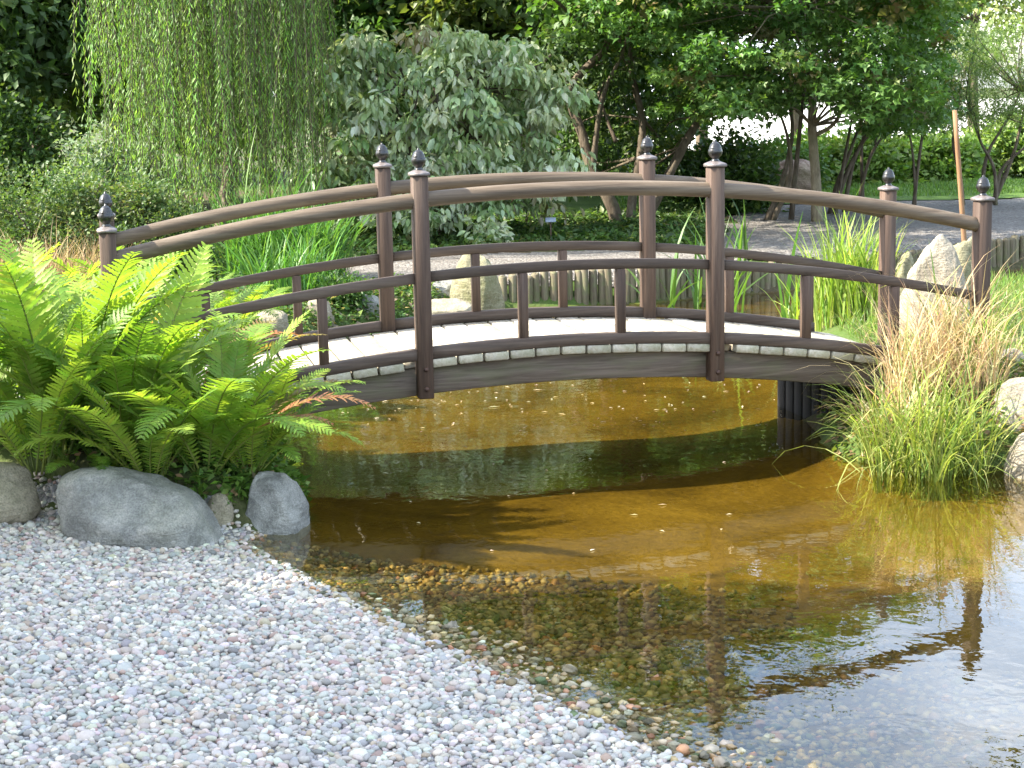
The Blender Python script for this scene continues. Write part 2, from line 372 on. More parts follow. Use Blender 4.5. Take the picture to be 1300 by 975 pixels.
def poly_sd(X, Y, P):
    """signed distance, positive inside"""
    X = np.asarray(X, float); Y = np.asarray(Y, float)
    d = np.full(X.shape, 1e9); ins = np.zeros(X.shape, bool); n = len(P)
    for i in range(n):
        ax, ay = P[i]; bx, by = P[(i + 1) % n]; ex, ey = bx - ax, by - ay
        t = np.clip(((X - ax) * ex + (Y - ay) * ey) / (ex * ex + ey * ey), 0, 1)
        d = np.minimum(d, (X - ax - t * ex) ** 2 + (Y - ay - t * ey) ** 2)
        c = (ay > Y) != (by > Y)
        with np.errstate(divide='ignore', invalid='ignore'):
            xi = ax + (Y - ay) * ex / (ey if ey != 0 else 1e-9)
        ins ^= c & (X < xi)
    return np.where(ins, 1, -1) * np.sqrt(d)
def wav(X, Y, s, seed=0.0):
    return (np.sin(X * s * 1.3 + seed) * np.cos(Y * s * 0.9 + 1.7 * seed) + 0.5 * np.sin(X * s * 2.7 + Y * s * 2.1 + seed * 3) + 0.3 * np.cos(Y * s * 4.3 - X * s * 3.1 + seed)) / 1.8
def sstep(a, b, x): t = np.clip((x - a) / (b - a), 0, 1); return t * t * (3 - 2 * t)
def beach_w(X, Y):
    """1 on the pebble beach on the camera's side, 0 elsewhere"""
    line = 8.45 - 0.28 * (X + 2.4)      # the row of boulders
    return sstep(0.0, 0.25, line - Y) * sstep(2.6, 1.4, X)
def height(X, Y):
    X = np.asarray(X, float); Y = np.asarray(Y, float)
    sd = poly_sd(X, Y, POND) + 0.05 * wav(X, Y, 2.6, 1.0)
    b = beach_w(X, Y); d = np.maximum(-sd, 0)
    land_b = 0.085 * d - 0.006 * d * d / (1 + 0.2 * d)
    land_b = np.where(d > 0, np.minimum(land_b, 0.45), 0)
    land_o = 0.34 * (1 - np.exp(-d / 0.22)) + 0.03 * wav(X, Y, 0.9, 2.0) * sstep(0.3, 2, d)
    di = np.maximum(sd, 0)
    bb = sstep(0.0, 1.8, (8.35 - 0.3 * (X + 1)) - Y) * sstep(3.0, 1.6, X)
    bed_b = -0.07 * di; bed_o = -0.15 * (1 - np.exp(-di / 0.25))    # as shallow as water makes the bed look
    bed = np.maximum(bb * bed_b + (1 - bb) * bed_o, -0.16) - 0.015 * wav(X, Y, 1.7, 0.5) * sstep(0.2, 1, di)
    return np.where(sd > 0, bed, b * land_b + (1 - b) * land_o)
def gridlines(lo, hi, step, far_lo, far_hi):
    mid = list(np.arange(lo, hi + step / 2, step)); a = []; x = lo; s = step
    while x > far_lo: s *= 1.35; x -= s; a.append(x)
    b = []; x = hi; s = step
    while x < far_hi: s *= 1.35; x += s; b.append(x)
    return np.array(a[::-1] + mid + b)
def sheet(name, gx, gy, mat, dz=0.0, keep=None, kind='structure', parent=None, label=None):
    X, Y = np.meshgrid(gx, gy); Z = height(X, Y) + dz
    V = np.stack([X, Y, Z], -1).reshape(-1, 3); nx = len(gx); ny = len(gy)
    i, j = np.meshgrid(np.arange(ny - 1), np.arange(nx - 1), indexing='ij')
    Q = np.stack([i * nx + j, i * nx + j + 1, (i + 1) * nx + j + 1, (i + 1) * nx + j], -1).reshape(-1, 4)
    if keep is not None:
        c = V[Q].mean(1); Q = Q[keep(c[:, 0], c[:, 1])]
        u, inv = np.unique(Q, return_inverse=True); V = V[u]; Q = inv.reshape(-1, 4)
    o = obj(name, mesh_np(name, V, [Q], mat, None, True), parent); o["kind"] = kind
    if label: o["label"] = label
    return o
sheet('ground', gridlines(-6, 8, 0.08, -600, 600), gridlines(2.5, 22, 0.08, -300, 900), M['ground'])
# pond water: one sheet cut to the basin, edges under the banks
def water_keep(x, y): return poly_sd(x, y, POND) > -0.45
gx = np.arange(-2.4, 14.2, 0.2); gy = np.arange(2.2, 22.4, 0.2)
Xw, Yw = np.meshgrid(gx, gy); Vw = np.stack([Xw, Yw, np.zeros_like(Xw)], -1).reshape(-1, 3)
iw, jw = np.meshgrid(np.arange(len(gy) - 1), np.arange(len(gx) - 1), indexing='ij'); nxw = len(gx)
Qw = np.stack([iw * nxw + jw, iw * nxw + jw + 1, (iw + 1) * nxw + jw + 1, (iw + 1) * nxw + jw], -1).reshape(-1, 4)
cw = Vw[Qw].mean(1); Qw = Qw[water_keep(cw[:, 0], cw[:, 1])]
water = obj('pond_water', mesh_np('pond_water', Vw, [Qw], M['water'], None, True)); water["kind"] = 'structure'

PATH = np.array([on_z(*q, 0.35)[:2] for q in [(940, 335), (905, 320), (925, 280), (960, 264), (1100, 259), (1320, 250), (1600, 240)]] + [(30, 24), (30, 21.5), (10, 21.6), (5.5, 19.55), (3.4, 18.35), (2.4, 17.8)])
sheet('gravel_path', np.arange(0.5, 31, 0.25), np.arange(16.5, 36, 0.25), M['path_gravel'], 0.02, lambda x, y: poly_sd(x, y, PATH) > 0.08 * wav(x, y, 3.0))
LEDGE = np.array([(-2.6, 16.6), (-1.3, 16.25), (-0.6, 16.55), (-0.06, 16.85), (1.35, 17.06), (2.3, 17.6), (2.2, 18.6), (1.0, 19.0), (-0.4, 18.5), (-2.2, 17.6)])
sheet('gravel_ledge', np.arange(-3, 3, 0.12), np.arange(15.8, 19.5, 0.12), M['path_gravel'], 0.015, lambda x, y: poly_sd(x, y, LEDGE) > 0.06 * wav(x, y, 4.0))
LAND_L = np.array([(-2.2, 8.9), (-1.75, 9.0), (-1.9, 10.6), (-1.95, 12.2), (-2.2, 13.6), (-3.0, 13.8), (-3.2, 11.5), (-5.5, 10.2), (-5.5, 8.9)])
sheet('landing_path', np.arange(-5.6, -1.2, 0.1), np.arange(8.6, 14, 0.1), M['beach_base'], 0.015, lambda x, y: poly_sd(x, y, LAND_L) > 0.05 * wav(x, y, 4.0))
LAWN = np.array([on_z(*q, 0.35)[:2] for q in [(640, 280), (900, 276), (960, 264), (1100, 259), (1320, 250), (1500, 243)]] + [(30, 31), (34, 34), (-2, 31.5)])
sheet('lawn', np.arange(-4, 36, 0.4), np.arange(20, 36, 0.4), M['lawn'], 0.03, lambda x, y: poly_sd(x, y, LAWN) > 0.1 * wav(x, y, 2.0))
GLARE = np.array([(5, 44), (40, 40), (120, 60), (180, 200), (20, 230), (2, 90)])  # added pale ground, stands for the blown-out white zone near the horizon
sheet('glare_ground', np.arange(0, 190, 4.0), np.arange(36, 240, 4.0), M['glare_pale'], 0.05, lambda x, y: poly_sd(x, y, GLARE) > 0)
sheet('beach_base', np.arange(-6, 2.2, 0.1), np.arange(-1.5, 9.2, 0.1), M['beach_base'], 0.004, lambda x, y: (beach_w(x, y) > 0.5) & (poly_sd(x, y, POND) < 0.35))

# ------------------------------------------------------------------ pebbles
def ico(sub):
    import bmesh
    bm = bmesh.new(); bmesh.ops.create_icosphere(bm, subdivisions=sub, radius=1.0)
    V = np.array([v.co for v in bm.verts]); bm.verts.index_update(); F = np.array([[v.index for v in f.verts] for f in bm.faces]); bm.free(); return V, F
ICO2 = ico(2)
def ringball(seg=6):
    V = [(0, 0, 1.0)]
    for th in (50, 95, 140):
        a = math.radians(th); V += [(math.sin(a) * math.cos(k * 2 * math.pi / seg + th), math.sin(a) * math.sin(k * 2 * math.pi / seg + th), math.cos(a)) for k in range(seg)]
    V.append((0, 0, -1.0)); V = np.array(V); F = []
    for k in range(seg):
        k2 = (k + 1) % seg; F.append((0, 1 + k, 1 + k2))
        for r in range(2): a, b, c, d = 1 + r * seg + k, 1 + r * seg + k2, 1 + (r + 1) * seg + k2, 1 + (r + 1) * seg + k; F += [(a, d, c), (a, c, b)]
        F.append((1 + 2 * seg + k, len(V) - 1, 1 + 2 * seg + k2))
    return V, np.array(F)
BALL6 = ringball(6)
def rotm(rx, ry, rz):
    cx, sx, cy, sy, cz, sz = np.cos(rx), np.sin(rx), np.cos(ry), np.sin(ry), np.cos(rz), np.sin(rz); o = np.zeros_like(cx); l = np.ones_like(cx)
    A = np.stack([np.stack([cz, -sz, o], -1), np.stack([sz, cz, o], -1), np.stack([o, o, l], -1)], -2)
    B = np.stack([np.stack([cy, o, sy], -1), np.stack([o, l, o], -1), np.stack([-sy, o, cy], -1)], -2)
    C = np.stack([np.stack([l, o, o], -1), np.stack([o, cx, -sx], -1), np.stack([o, sx, cx], -1)], -2)
    return A @ B @ C
def pebbles(P, size, base, cols, rng, flat=(0.5, 0.8)):
    n = len(P); V0, F0 = base
    S = np.stack([size * rng.uniform(0.9, 1.35, n), size * rng.uniform(0.75, 1.05, n), size * rng.uniform(*flat, n)], -1)
    R = rotm(rng.normal(0, 0.35, n), rng.normal(0, 0.35, n), rng.uniform(0, 6.28, n))
    W = V0[None] * (1 + 0.10 * rng.standard_normal((n, len(V0), 1)) * (1 if len(V0) < 30 else 0.6))
    ph = rng.uniform(0, 6.28, (n, 1, 3)); W = W * (1 + 0.10 * np.sin(2.1 * V0[None] + ph))
    V = np.einsum('nij,nkj->nki', R, W * S[:, None]) + P[:, None]
    F = (F0[None] + (np.arange(n) * len(V0))[:, None, None]).reshape(-1, 3)
    return V.reshape(-1, 3), F, np.repeat(cols, len(V0), 0)
def pick_cols(pal, wts, n, rng, var=0.12):
    pal = np.array(pal); c = pal[rng.choice(len(pal), n, p=np.array(wts) / sum(wts))]
    return np.clip(c * (1 + var * rng.standard_normal((n, 1))) * (1 + 0.04 * rng.standard_normal((n, 3))), 0.01, 0.85)
def scatter(x0, x1, y0, y1, sp, rng):
    gx, gy = np.meshgrid(np.arange(x0, x1, sp), np.arange(y0, y1, sp * 0.87)); gx = gx + (np.arange(gx.shape[0]) % 2)[:, None] * sp / 2
    P = np.stack([gx.ravel(), gy.ravel()], -1); return P + rng.uniform(-0.42, 0.42, P.shape) * sp
rng = np.random.default_rng(11)
PAL_DRY = [(0.42, 0.41, 0.41), (0.50, 0.49, 0.48), (0.34, 0.345, 0.36), (0.60, 0.57, 0.54), (0.43, 0.37, 0.355), (0.48, 0.43, 0.41), (0.29, 0.29, 0.30), (0.34, 0.25, 0.23), (0.42, 0.37, 0.30), (0.18, 0.18, 0.19)]
P = scatter(-3.4, 1.6, 4.2, 9.0, 0.0235, rng); sd = poly_sd(P[:, 0], P[:, 1], POND) + 0.05 * wav(P[:, 0], P[:, 1], 2.6, 1.0)
d_cam = np.abs(P[:, 0]) / P[:, 1]
k = (beach_w(P[:, 0], P[:, 1]) > 0.35) & (sd < 0.03) & (P[:, 0] / P[:, 1] > -0.335)
P = P[k]; n = len(P); size = np.clip(rng.lognormal(math.log(0.0132), 0.22, n), 0.008, 0.026)
Z = height(P[:, 0], P[:, 1]); P3 = np.stack([P[:, 0], P[:, 1], Z + size * rng.uniform(0.15, 0.75, n)], -1)
V, Fp, C = pebbles(P3, size, ICO2, np.array([0.88, 0.835, 0.725]) * pick_cols(PAL_DRY, [5, 4.5, 4, 2.5, 1.5, 2, 1.5, 0.7, 0.6, 0.4], n, rng, 0.11), rng)
beach = obj('pebble_gravel', mesh_np('pebble_gravel', V, [Fp], M['pebble'], C, True), kind='stuff')
tagit(beach, 'grey and pinkish rounded pebble gravel covering the beach beside the pond', 'gravel')
PAL_WET = [(0.27, 0.20, 0.10), (0.20, 0.16, 0.08), (0.35, 0.26, 0.13), (0.33, 0.28, 0.20), (0.16, 0.14, 0.09), (0.34, 0.17, 0.09), (0.36, 0.31, 0.22), (0.10, 0.12, 0.05)]
P = scatter(-1.6, 3.2, 4.2, 8.4, 0.036, rng); sd = poly_sd(P[:, 0], P[:, 1], POND)
thin = rng.uniform(0, 1, len(P)) < 1.0 - 0.75 * np.maximum(sd - 0.55 - 0.25 * wav(P[:, 0], P[:, 1], 1.9), 0)
bb = sstep(0.0, 1.0, (8.25 - 0.3 * (P[:, 0] + 1)) - P[:, 1]); k = (sd > -0.02) & (sd < 2.1) & thin & (bb > 0.1)
P = P[k]; n = len(P); size = np.clip(rng.lognormal(math.log(0.0165), 0.28, n), 0.008, 0.032)
P3 = np.stack([P[:, 0], P[:, 1], height(P[:, 0], P[:, 1]) + size * 0.25], -1)
silt = sstep(0.15, 1.1, poly_sd(P[:, 0], P[:, 1], POND))[:, None] * 0.6      # deeper pebbles carry more amber silt
V, Fp, C = pebbles(P3, size, BALL6, pick_cols(PAL_WET, [4, 4, 3, 2, 3, 1.2, 1.2, 2], n, rng, 0.2) * 1.1 * (1 - silt) + silt * np.array([0.14, 0.095, 0.018]), rng)
wet = obj('submerged_pebbles', mesh_np('submerged_pebbles', V, [Fp], M['wet_pebble'], C, True), kind='stuff')
tagit(wet, 'brown and olive algae-coated pebbles lying under the clear shallow water', 'pebbles')

# ------------------------------------------------------------------ bridge
BX, BY, BYAW, BAY, END, WID = 0.3457, 9.5421, 0.2283, 1.7, 1.6663, 1.2633
ARC = 0.0468
def arc(t): return -ARC * t * t
bridge = empty('footbridge', (BX, BY, 0), BYAW, 'brown wooden arched footbridge with round handrails and pale plank deck over the pond', 'bridge')
TP = [-BAY / 2 - END, -BAY / 2, BAY / 2, BAY / 2 + END]
CAPZ = [1.41, 1.655, 1.655, 1.408]
POSTB = [0.0, 0.419, 0.419, 0.0]
def lathe(prof, seg=16):
    V = []; F = []
    for r, z in prof: V += [(r * math.cos(k * 2 * math.pi / seg), r * math.sin(k * 2 * math.pi / seg), z) for k in range(seg)]
    for i in range(len(prof) - 1):
        for k in range(seg): F.append((i * seg + k, i * seg + (k + 1) % seg, (i + 1) * seg + (k + 1) % seg, (i + 1) * seg + k))
    return np.array(V), [np.array(F)]
FIN = mesh_np('finial', *lathe([(0.0005, 0.0), (0.024, 0.0), (0.024, 0.006), (0.017, 0.012), (0.019, 0.018), (0.031, 0.028), (0.039, 0.042), (0.041, 0.055), (0.039, 0.066), (0.035, 0.073), (0.036, 0.076), (0.034, 0.080), (0.032, 0.081), (0.033, 0.084), (0.031, 0.088), (0.0295, 0.089), (0.026, 0.097), (0.015, 0.106), (0.007, 0.110), (0.006, 0.117), (0.0005, 0.121)]), M['finial'], None, True)
PW = 0.086
cv = []; h2 = 0.052
for z, s in ((-0.010, h2), (0.004, h2), (0.008, h2 - 0.003), (0.024, 0.017)): cv += [(-s, -s, z), (s, -s, z), (s, s, z), (-s, s, z)]
cf = [(i * 4 + k, i * 4 + (k + 1) % 4, (i + 1) * 4 + (k + 1) % 4, (i + 1) * 4 + k) for i in range(3) for k in range(4)] + [(12, 13, 14, 15), (3, 2, 1, 0)]
CAPM = mesh_np('cap', np.array(cv), [np.array(cf)], M['cap'])
BOLT = mesh_np('bolt', *lathe([(0.0005, 0.012), (0.010, 0.011), (0.014, 0.006), (0.015, 0.0)][::-1], 8), M['bolt'], None, True)
post_meshes = {}
for side in (0, 1):
    for i, t in enumerate(TP):
        hgt = CAPZ[i] - POSTB[i] - 0.01; key = round(hgt, 3)
        if key not in post_meshes:
            V, Fs = bevel_box(PW, PW, hgt, 0.006); V[:, 2] += hgt / 2; post_meshes[key] = mesh_np('post', V, Fs, M['post_wood'])
        p = obj('post', post_meshes[key], bridge, (t, side * WID, POSTB[i]), (0, 0, 0))
        obj('cap', CAPM, p, (0, 0, hgt + 0.0101)); obj('finial', FIN, p, (0, 0, hgt + 0.030))
        if i in (1, 2) and side == 0:
            for bz in ((0.055, 0.165)):
                obj('bolt', BOLT, p, (0.002, -PW / 2 - 0.0005, bz), (math.pi / 2, 0, 0))
def arc_beam(name, t0, t1, y, z, wy, hz, mat, n=40, ch=0.005):
    ts = np.linspace(t0, t1, n); hw, hh = wy / 2, hz / 2
    prof = [(-hw + ch, -hh), (hw - ch, -hh), (hw, -hh + ch), (hw, hh - ch), (hw - ch, hh), (-hw + ch, hh), (-hw, hh - ch), (-hw, -hh + ch)]
    V = np.array([[(t, y + a, z + arc(t) + b) for a, b in prof] for t in ts]).reshape(-1, 3); m = 8
    F = [(i * m + k, (i + 1) * m + k, (i + 1) * m + (k + 1) % m, i * m + (k + 1) % m) for i in range(n - 1) for k in range(m)]
    V = np.vstack([V, V[:m].mean(0), V[-m:].mean(0)]); a, b = len(V) - 2, len(V) - 1
    T = [(a, k, (k + 1) % m) for k in range(m)] + [(b, (n - 1) * m + (k + 1) % m, (n - 1) * m + k) for k in range(m)]
    return obj(name, mesh_np(name, V, [np.array(F), np.array(T)], mat), bridge)
for side in (0, 1):
    y = side * WID
    ts = np.linspace(TP[0], TP[3], 60); V, Fs = tube(np.stack([ts, np.full(60, y), 1.547 + arc(ts)], -1), 0.042, 14)
    obj('handrail', mesh_np('handrail', V, Fs, M['rail_wood'], None, True), bridge)
    for a, b in ((0, 1), (1, 2), (2, 3)):
        arc_beam('middle_rail', TP[a] + PW / 2 - 0.01, TP[b] - PW / 2 + 0.01, y, 1.123, 0.045, 0.056, M['mid_wood'], 20)
    for a, b in ((-1.99, TP[1] - PW / 2 + 0.01), (TP[1] + PW / 2 - 0.01, TP[2] - PW / 2 + 0.01), (TP[2] + PW / 2 - 0.01, 1.99)):
        arc_beam('curb_rail', a, b, y, 0.701, 0.07, 0.062, M['mid_wood'], 20)
    for t in (-1.96, -1.405, -0.283, 0.283, 1.405, 1.96):
        h = 1.123 - 0.701 - 0.056; V, Fs = bevel_box(0.05, 0.058, h, 0.004)
        obj('baluster', mesh_np('baluster', V, Fs, M['post_wood']), bridge, (t, y, (1.123 + 0.701) / 2 + arc(t)))
    yb = 0.085 if side == 0 else WID - 0.085
    arc_beam('beam', -2.3, 2.3, yb, 0.540, 0.075, 0.156, M['beam_wood'], 40)
PL = 0.148
prng = random.Random(4)
for i in range(-14, 15):
    t = i * PL
    w = PL - 0.010 - prng.uniform(0, 0.004)
    near_cut = any(abs(t - q) < (w + PW) / 2 - 0.03 for q in TP[1:3])
    y0 = (PW / 2 + 0.004 if near_cut else -0.035 + prng.uniform(-0.004, 0.004)); y1 = WID - y0 if near_cut else WID + 0.035 + prng.uniform(-0.004, 0.004)
    V, Fs = bevel_box(w, y1 - y0, 0.046, 0.005); V[:, 1] += (y0 + y1) / 2
    o = obj('deck_plank', mesh_np('deck_plank', V, Fs, M['deck_wood']), bridge, (t, 0, 0.645 + arc(t) + prng.uniform(-0.002, 0.002)), (prng.uniform(-0.002, 0.002), -math.atan(-2 * ARC * t), prng.uniform(-0.004, 0.004)))
# abutments: dark timber cribs that carry the beam ends
for s, lab in ((-1, 'dark timber abutment crib carrying the bridge end among the ferns'), (1, 'black timber abutment under the bridge end beside the sedge clump')):
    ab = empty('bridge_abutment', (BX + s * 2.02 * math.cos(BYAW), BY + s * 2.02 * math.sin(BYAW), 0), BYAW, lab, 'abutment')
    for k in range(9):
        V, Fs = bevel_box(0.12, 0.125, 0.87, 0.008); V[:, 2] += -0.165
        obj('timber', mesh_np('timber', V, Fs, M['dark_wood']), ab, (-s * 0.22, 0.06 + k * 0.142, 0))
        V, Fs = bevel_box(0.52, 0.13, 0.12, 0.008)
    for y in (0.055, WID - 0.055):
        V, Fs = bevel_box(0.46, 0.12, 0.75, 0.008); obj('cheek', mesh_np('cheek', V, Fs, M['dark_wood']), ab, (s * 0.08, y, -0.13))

# ------------------------------------------------------------------ rocks
def boulder(name, px, py_top, py_bot, w_px, Y, mat, label, seed, depth=0.9, taper=0.0, lean=0.0, sq=0.75, sink=0.25, tilt=0.0, rough=0.16, parent=None, cuts=5):
    """a rock seen centred on column px, between two rows, w_px wide, standing at distance Y"""
    top = on_y(px, py_top, Y)[2]; bot = on_y(px, py_bot, Y)[2]; c = on_y(px, (py_top + py_bot) / 2, Y)
    hw = w_px * Y / F_PX / 2; full = top - bot; hh = full * (1 + sink) / 2
    V, Fc = ico(5); r = random.Random(seed); o3 = Vector((r.uniform(-50, 50), r.uniform(-50, 50), r.uniform(-50, 50)))
    V = np.sign(V) * np.abs(V) ** sq; V = V / np.abs(V).max(0)
    for _ in range(cuts):                                   # flat fracture faces
        nv = nrm(np.array([r.gauss(0, 1), r.gauss(0, 1), r.gauss(0, 0.8)])); lim = r.uniform(0.72, 0.95)
        d = V @ nv; V = V - np.outer(np.maximum(d - lim, 0) * 0.8, nv)
    nz = np.array([mnoise.fractal(Vector(v) * 0.9 + o3, 0.8, 2.1, 5) for v in V])
    fz = np.array([mnoise.fractal(Vector(v) * 4.0 + o3, 0.7, 2.1, 4) for v in V])
    V = V * (1 + rough * nz + 0.022 * fz)[:, None]
    zz = (V[:, 2] + 1) / 2
    V[:, 0] = V[:, 0] * (1 - taper * zz) + lean * zz
    V[:, 1] = V[:, 1] * (1 - taper * 0.7 * zz)
    V = V / np.maximum(np.abs(V).max(0), 1e-6)
    V[:, 0] *= hw; V[:, 1] *= hw * depth; V[:, 2] *= hh
    if tilt: ct, st = math.cos(tilt), math.sin(tilt); x, z = V[:, 0].copy(), V[:, 2].copy(); V[:, 0] = x * ct - z * st; V[:, 2] = x * st + z * ct
    o = obj(name, mesh_np(name, V, [Fc], mat, None, True), parent, (c[0], c[1], top - hh))
    return tagit(o, label, 'rock')
boulder('boulder', 198, 606, 696, 268, 7.9, M['grey_rock'], 'large smooth blue-grey boulder lying at the edge of the pebble beach', 3, 0.60, 0.22, -0.35, 0.72, 0.35, -0.20, 0.12, None, 6)
boulder('boulder', -4, 586, 648, 118, 8.05, M['tan_rock'], 'rounded tan boulder half hidden under the fern fronds by the gravel', 5, 0.7, 0.1, 0, 0.8, 0.4, 0, 0.08)
boulder('boulder', 358, 602, 672, 100, 8.15, M['speckled_rock'], 'speckled grey wedge-shaped boulder standing in the water edge', 8, 0.8, 0.22, -0.40, 0.78, 0.5, -0.22, 0.10, None, 6)
boulder('boulder', 280, 626, 668, 40, 8.06, M['tan_rock'], 'small brown stone wedged between two grey boulders', 12, 0.9, 0.2, 0, 0.8, 0.5, 0, 0.1)
boulder('boulder', 1183, 296, 470, 116, 11.9, M['white_rock'], 'tall pale pointed standing stone behind the bridge end', 21, 0.7, 0.55, -0.04, 0.62, 0.2, 0.03, 0.13, None, 9)
boulder('boulder', 1222, 294, 420, 60, 12.5, M['moss_rock'], 'mossy olive standing stone behind the pale pointed one', 23, 0.9, 0.3, 0.0, 0.7, 0.2, 0, 0.12, None, 7)
boulder('boulder', 1148, 318, 420, 40, 12.9, M['moss_rock'], 'narrow mossy stone beside the end post at the reeds', 25, 0.9, 0.35, 0.0, 0.7, 0.2, 0, 0.12, None, 6)
boulder('boulder', 1296, 478, 556, 84, 9.4, M['white_rock'], 'pale cream boulder among the grass beside the sedge clump', 31, 0.8, 0.2, 0.1, 0.75, 0.25, 0, 0.1)
boulder('boulder', 1312, 545, 608, 72, 8.95, M['white_rock'], 'pale angular stone at the waterline below the cream boulder', 33, 0.8, 0.15, 0.05, 0.7, 0.5, 0, 0.1)
boulder('boulder', 1284, 442, 466, 34, 10.3, M['white_rock'], 'small white rounded stone in the bright bank grass', 35, 0.9, 0.1, 0, 0.85, 0.4, 0, 0.06)
boulder('boulder', 606, 318, 398, 72, 16.1, M['moss_rock'], 'upright tan mossy rock at the end of the log edging', 41, 0.8, 0.42, -0.08, 0.7, 0.3, 0, 0.10, None, 7)
boulder('boulder', 566, 353, 392, 66, 16.3, M['grey_rock'], 'grey-green striped rock beside the upright mossy rock', 43, 0.8, 0.25, 0.0, 0.75, 0.3, 0, 0.1)
boulder('boulder', 548, 376, 405, 112, 15.7, M['tan_rock'], 'long flat pinkish rock at the far waterline behind the deck', 45, 0.6, 0.2, 0.1, 0.7, 0.5, -0.05, 0.1)
boulder('boulder', 463, 372, 412, 50, 15.2, M['grey_rock'], 'light grey block of rock beside the low green plant', 47, 0.8, 0.2, 0.0, 0.7, 0.4, 0, 0.1)
boulder('boulder', 402, 378, 424, 46, 14.4, M['tan_rock'], 'buff rock behind the railing below the long-bladed grass', 49, 0.8, 0.2, 0.0, 0.75, 0.4, 0, 0.1)
boulder('boulder', 344, 392, 422, 50, 13.6, M['tan_rock'], 'low brown rock in the grass near the bridge landing', 51, 0.8, 0.2, 0.0, 0.75, 0.4, 0, 0.1)
boulder('boulder', 508, 362, 386, 30, 16.2, M['tan_rock'], 'small buff rock tucked behind the inner far post', 53, 0.8, 0.2, 0.0, 0.75, 0.4, 0, 0.1)
boulder('boulder', 1012, 198, 245, 64, 27.5, M['brown_rock'], 'brown weathered rock heap beyond the lawn under the maple', 57, 0.8, 0.35, 0.0, 0.7, 0.3, 0, 0.2)
boulder('boulder', 352, 655, 664, 26, 8.15, M['tan_rock'], 'small wet stone at the foot of the speckled boulder', 59, 0.8, 0.2, 0.0, 0.8, 0.8, 0, 0.1)
boulder('boulder', 1012, 486, 500, 32, 11.1, M['tan_rock'], 'small pale stone at the bank under the beam', 61, 0.9, 0.2, 0.0, 0.8, 0.9, 0, 0.1)

# ------------------------------------------------------------------ log palisade along the far bank
pal = empty('log_edging', (-0.06, 16.78, 0), 0, 'row of upright round logs edging the gravel at the far bank', 'edging')
pts = [np.array((-0.10, 16.74)), np.array((1.35, 16.93)), np.array((3.4, 18.02)), np.array((5.43, 19.22)), np.array((9.5, 21.1))]
lrng = np.random.default_rng(5); LOGM = []
for k in range(4):
    prof = [(0.0005, 0.0), (0.042, 0.0), (0.043, 0.2), (0.043, 0.60), (0.038, 0.614), (0.0005, 0.617)]
    V, Fs = lathe(prof, 9); V = V * (1 + 0.012 * lrng.standard_normal(V.shape)); LOGM.append(mesh_np('log', V, Fs, M['log_wood'], None, True))
for a, b in zip(pts[:-1], pts[1:]):
    L = np.linalg.norm(b - a); n = int(L / 0.079)
    for k in range(n):
        q = a + (b - a) * (k + 0.5) / n
        if q[0] > 6.3: break
        h = 0.32 + 0.012 * lrng.standard_normal() + 0.05 * math.sin(q[0] * 1.3)
        obj('log', LOGM[lrng.integers(4)], pal, (q[0] + 0.06, q[1] - 16.78 + 0.006 * lrng.standard_normal(), h - 0.617), (0.02 * lrng.standard_normal(), 0.02 * lrng.standard_normal(), lrng.uniform(0, 6)))

# ------------------------------------------------------------------ leaves
T_D2 = (np.array([(0, 0, 0), (0.5, 0.42, 0.14), (0, 1, -0.12), (-0.5, 0.42, 0.14)]), [np.array([(0, 1, 2), (0, 2, 3)])])
T_O4 = (np.array([(0, 0, 0), (0.42, 0.25, 0.16), (0.45, 0.6, 0.10), (0, 1, -0.25), (-0.45, 0.6, 0.10), (-0.42, 0.25, 0.16)]), [np.array([(0, 1, 2, 3), (0, 3, 4, 5)])])
T_M3 = (np.array([(0, 0, 0), (0.62, 0.32, 0.1), (0.2, 0.5, 0.0), (0, 1, -0.15), (-0.2, 0.5, 0.0), (-0.62, 0.32, 0.1)]), [np.array([(0, 1, 2), (0, 2, 3), (0, 3, 4), (0, 4, 5)])])
def leafset(P, D, N, L, W, tpl):
    T, Fs = tpl; D = nrm(D); S = nrm(np.cross(D, N)); N2 = np.cross(S, D); L = np.broadcast_to(L, (len(P),)); W = np.broadcast_to(W, (len(P),))
    V = P[:, None] + T[None, :, 0, None] * (W[:, None] * S)[:, None] + T[None, :, 1, None] * (L[:, None] * D)[:, None] + T[None, :, 2, None] * (W[:, None] * N2)[:, None]
    off = (np.arange(len(P)) * len(T))[:, None, None]
    return V.reshape(-1, 3), [(f[None] + off).reshape(-1, f.shape[1]) for f in Fs]
def tint(pal, wts, n, rng, var=0.18):
    pal = np.array(pal, float); c = pal[rng.choice(len(pal), n, p=np.array(wts) / sum(wts))]
    return np.clip(c * np.exp(var * rng.standard_normal((n, 1))) * (1 + 0.06 * rng.standard_normal((n, 3))), 0.004, 0.7)
def clumps(rng, C, R, n, shell=0.45, zlo=-1.0, zhi=1.0):
    U = nrm(rng.standard_normal((n * 3, 3))); U = U[(U[:, 2] > zlo) & (U[:, 2] < zhi)][:n]
    r = (shell + (1 - shell) * rng.uniform(0, 1, (len(U), 1)) ** 0.7) * (1 + 0.10 * rng.standard_normal((len(U), 1)))
    return np.array(C) + U * r * np.array(R)
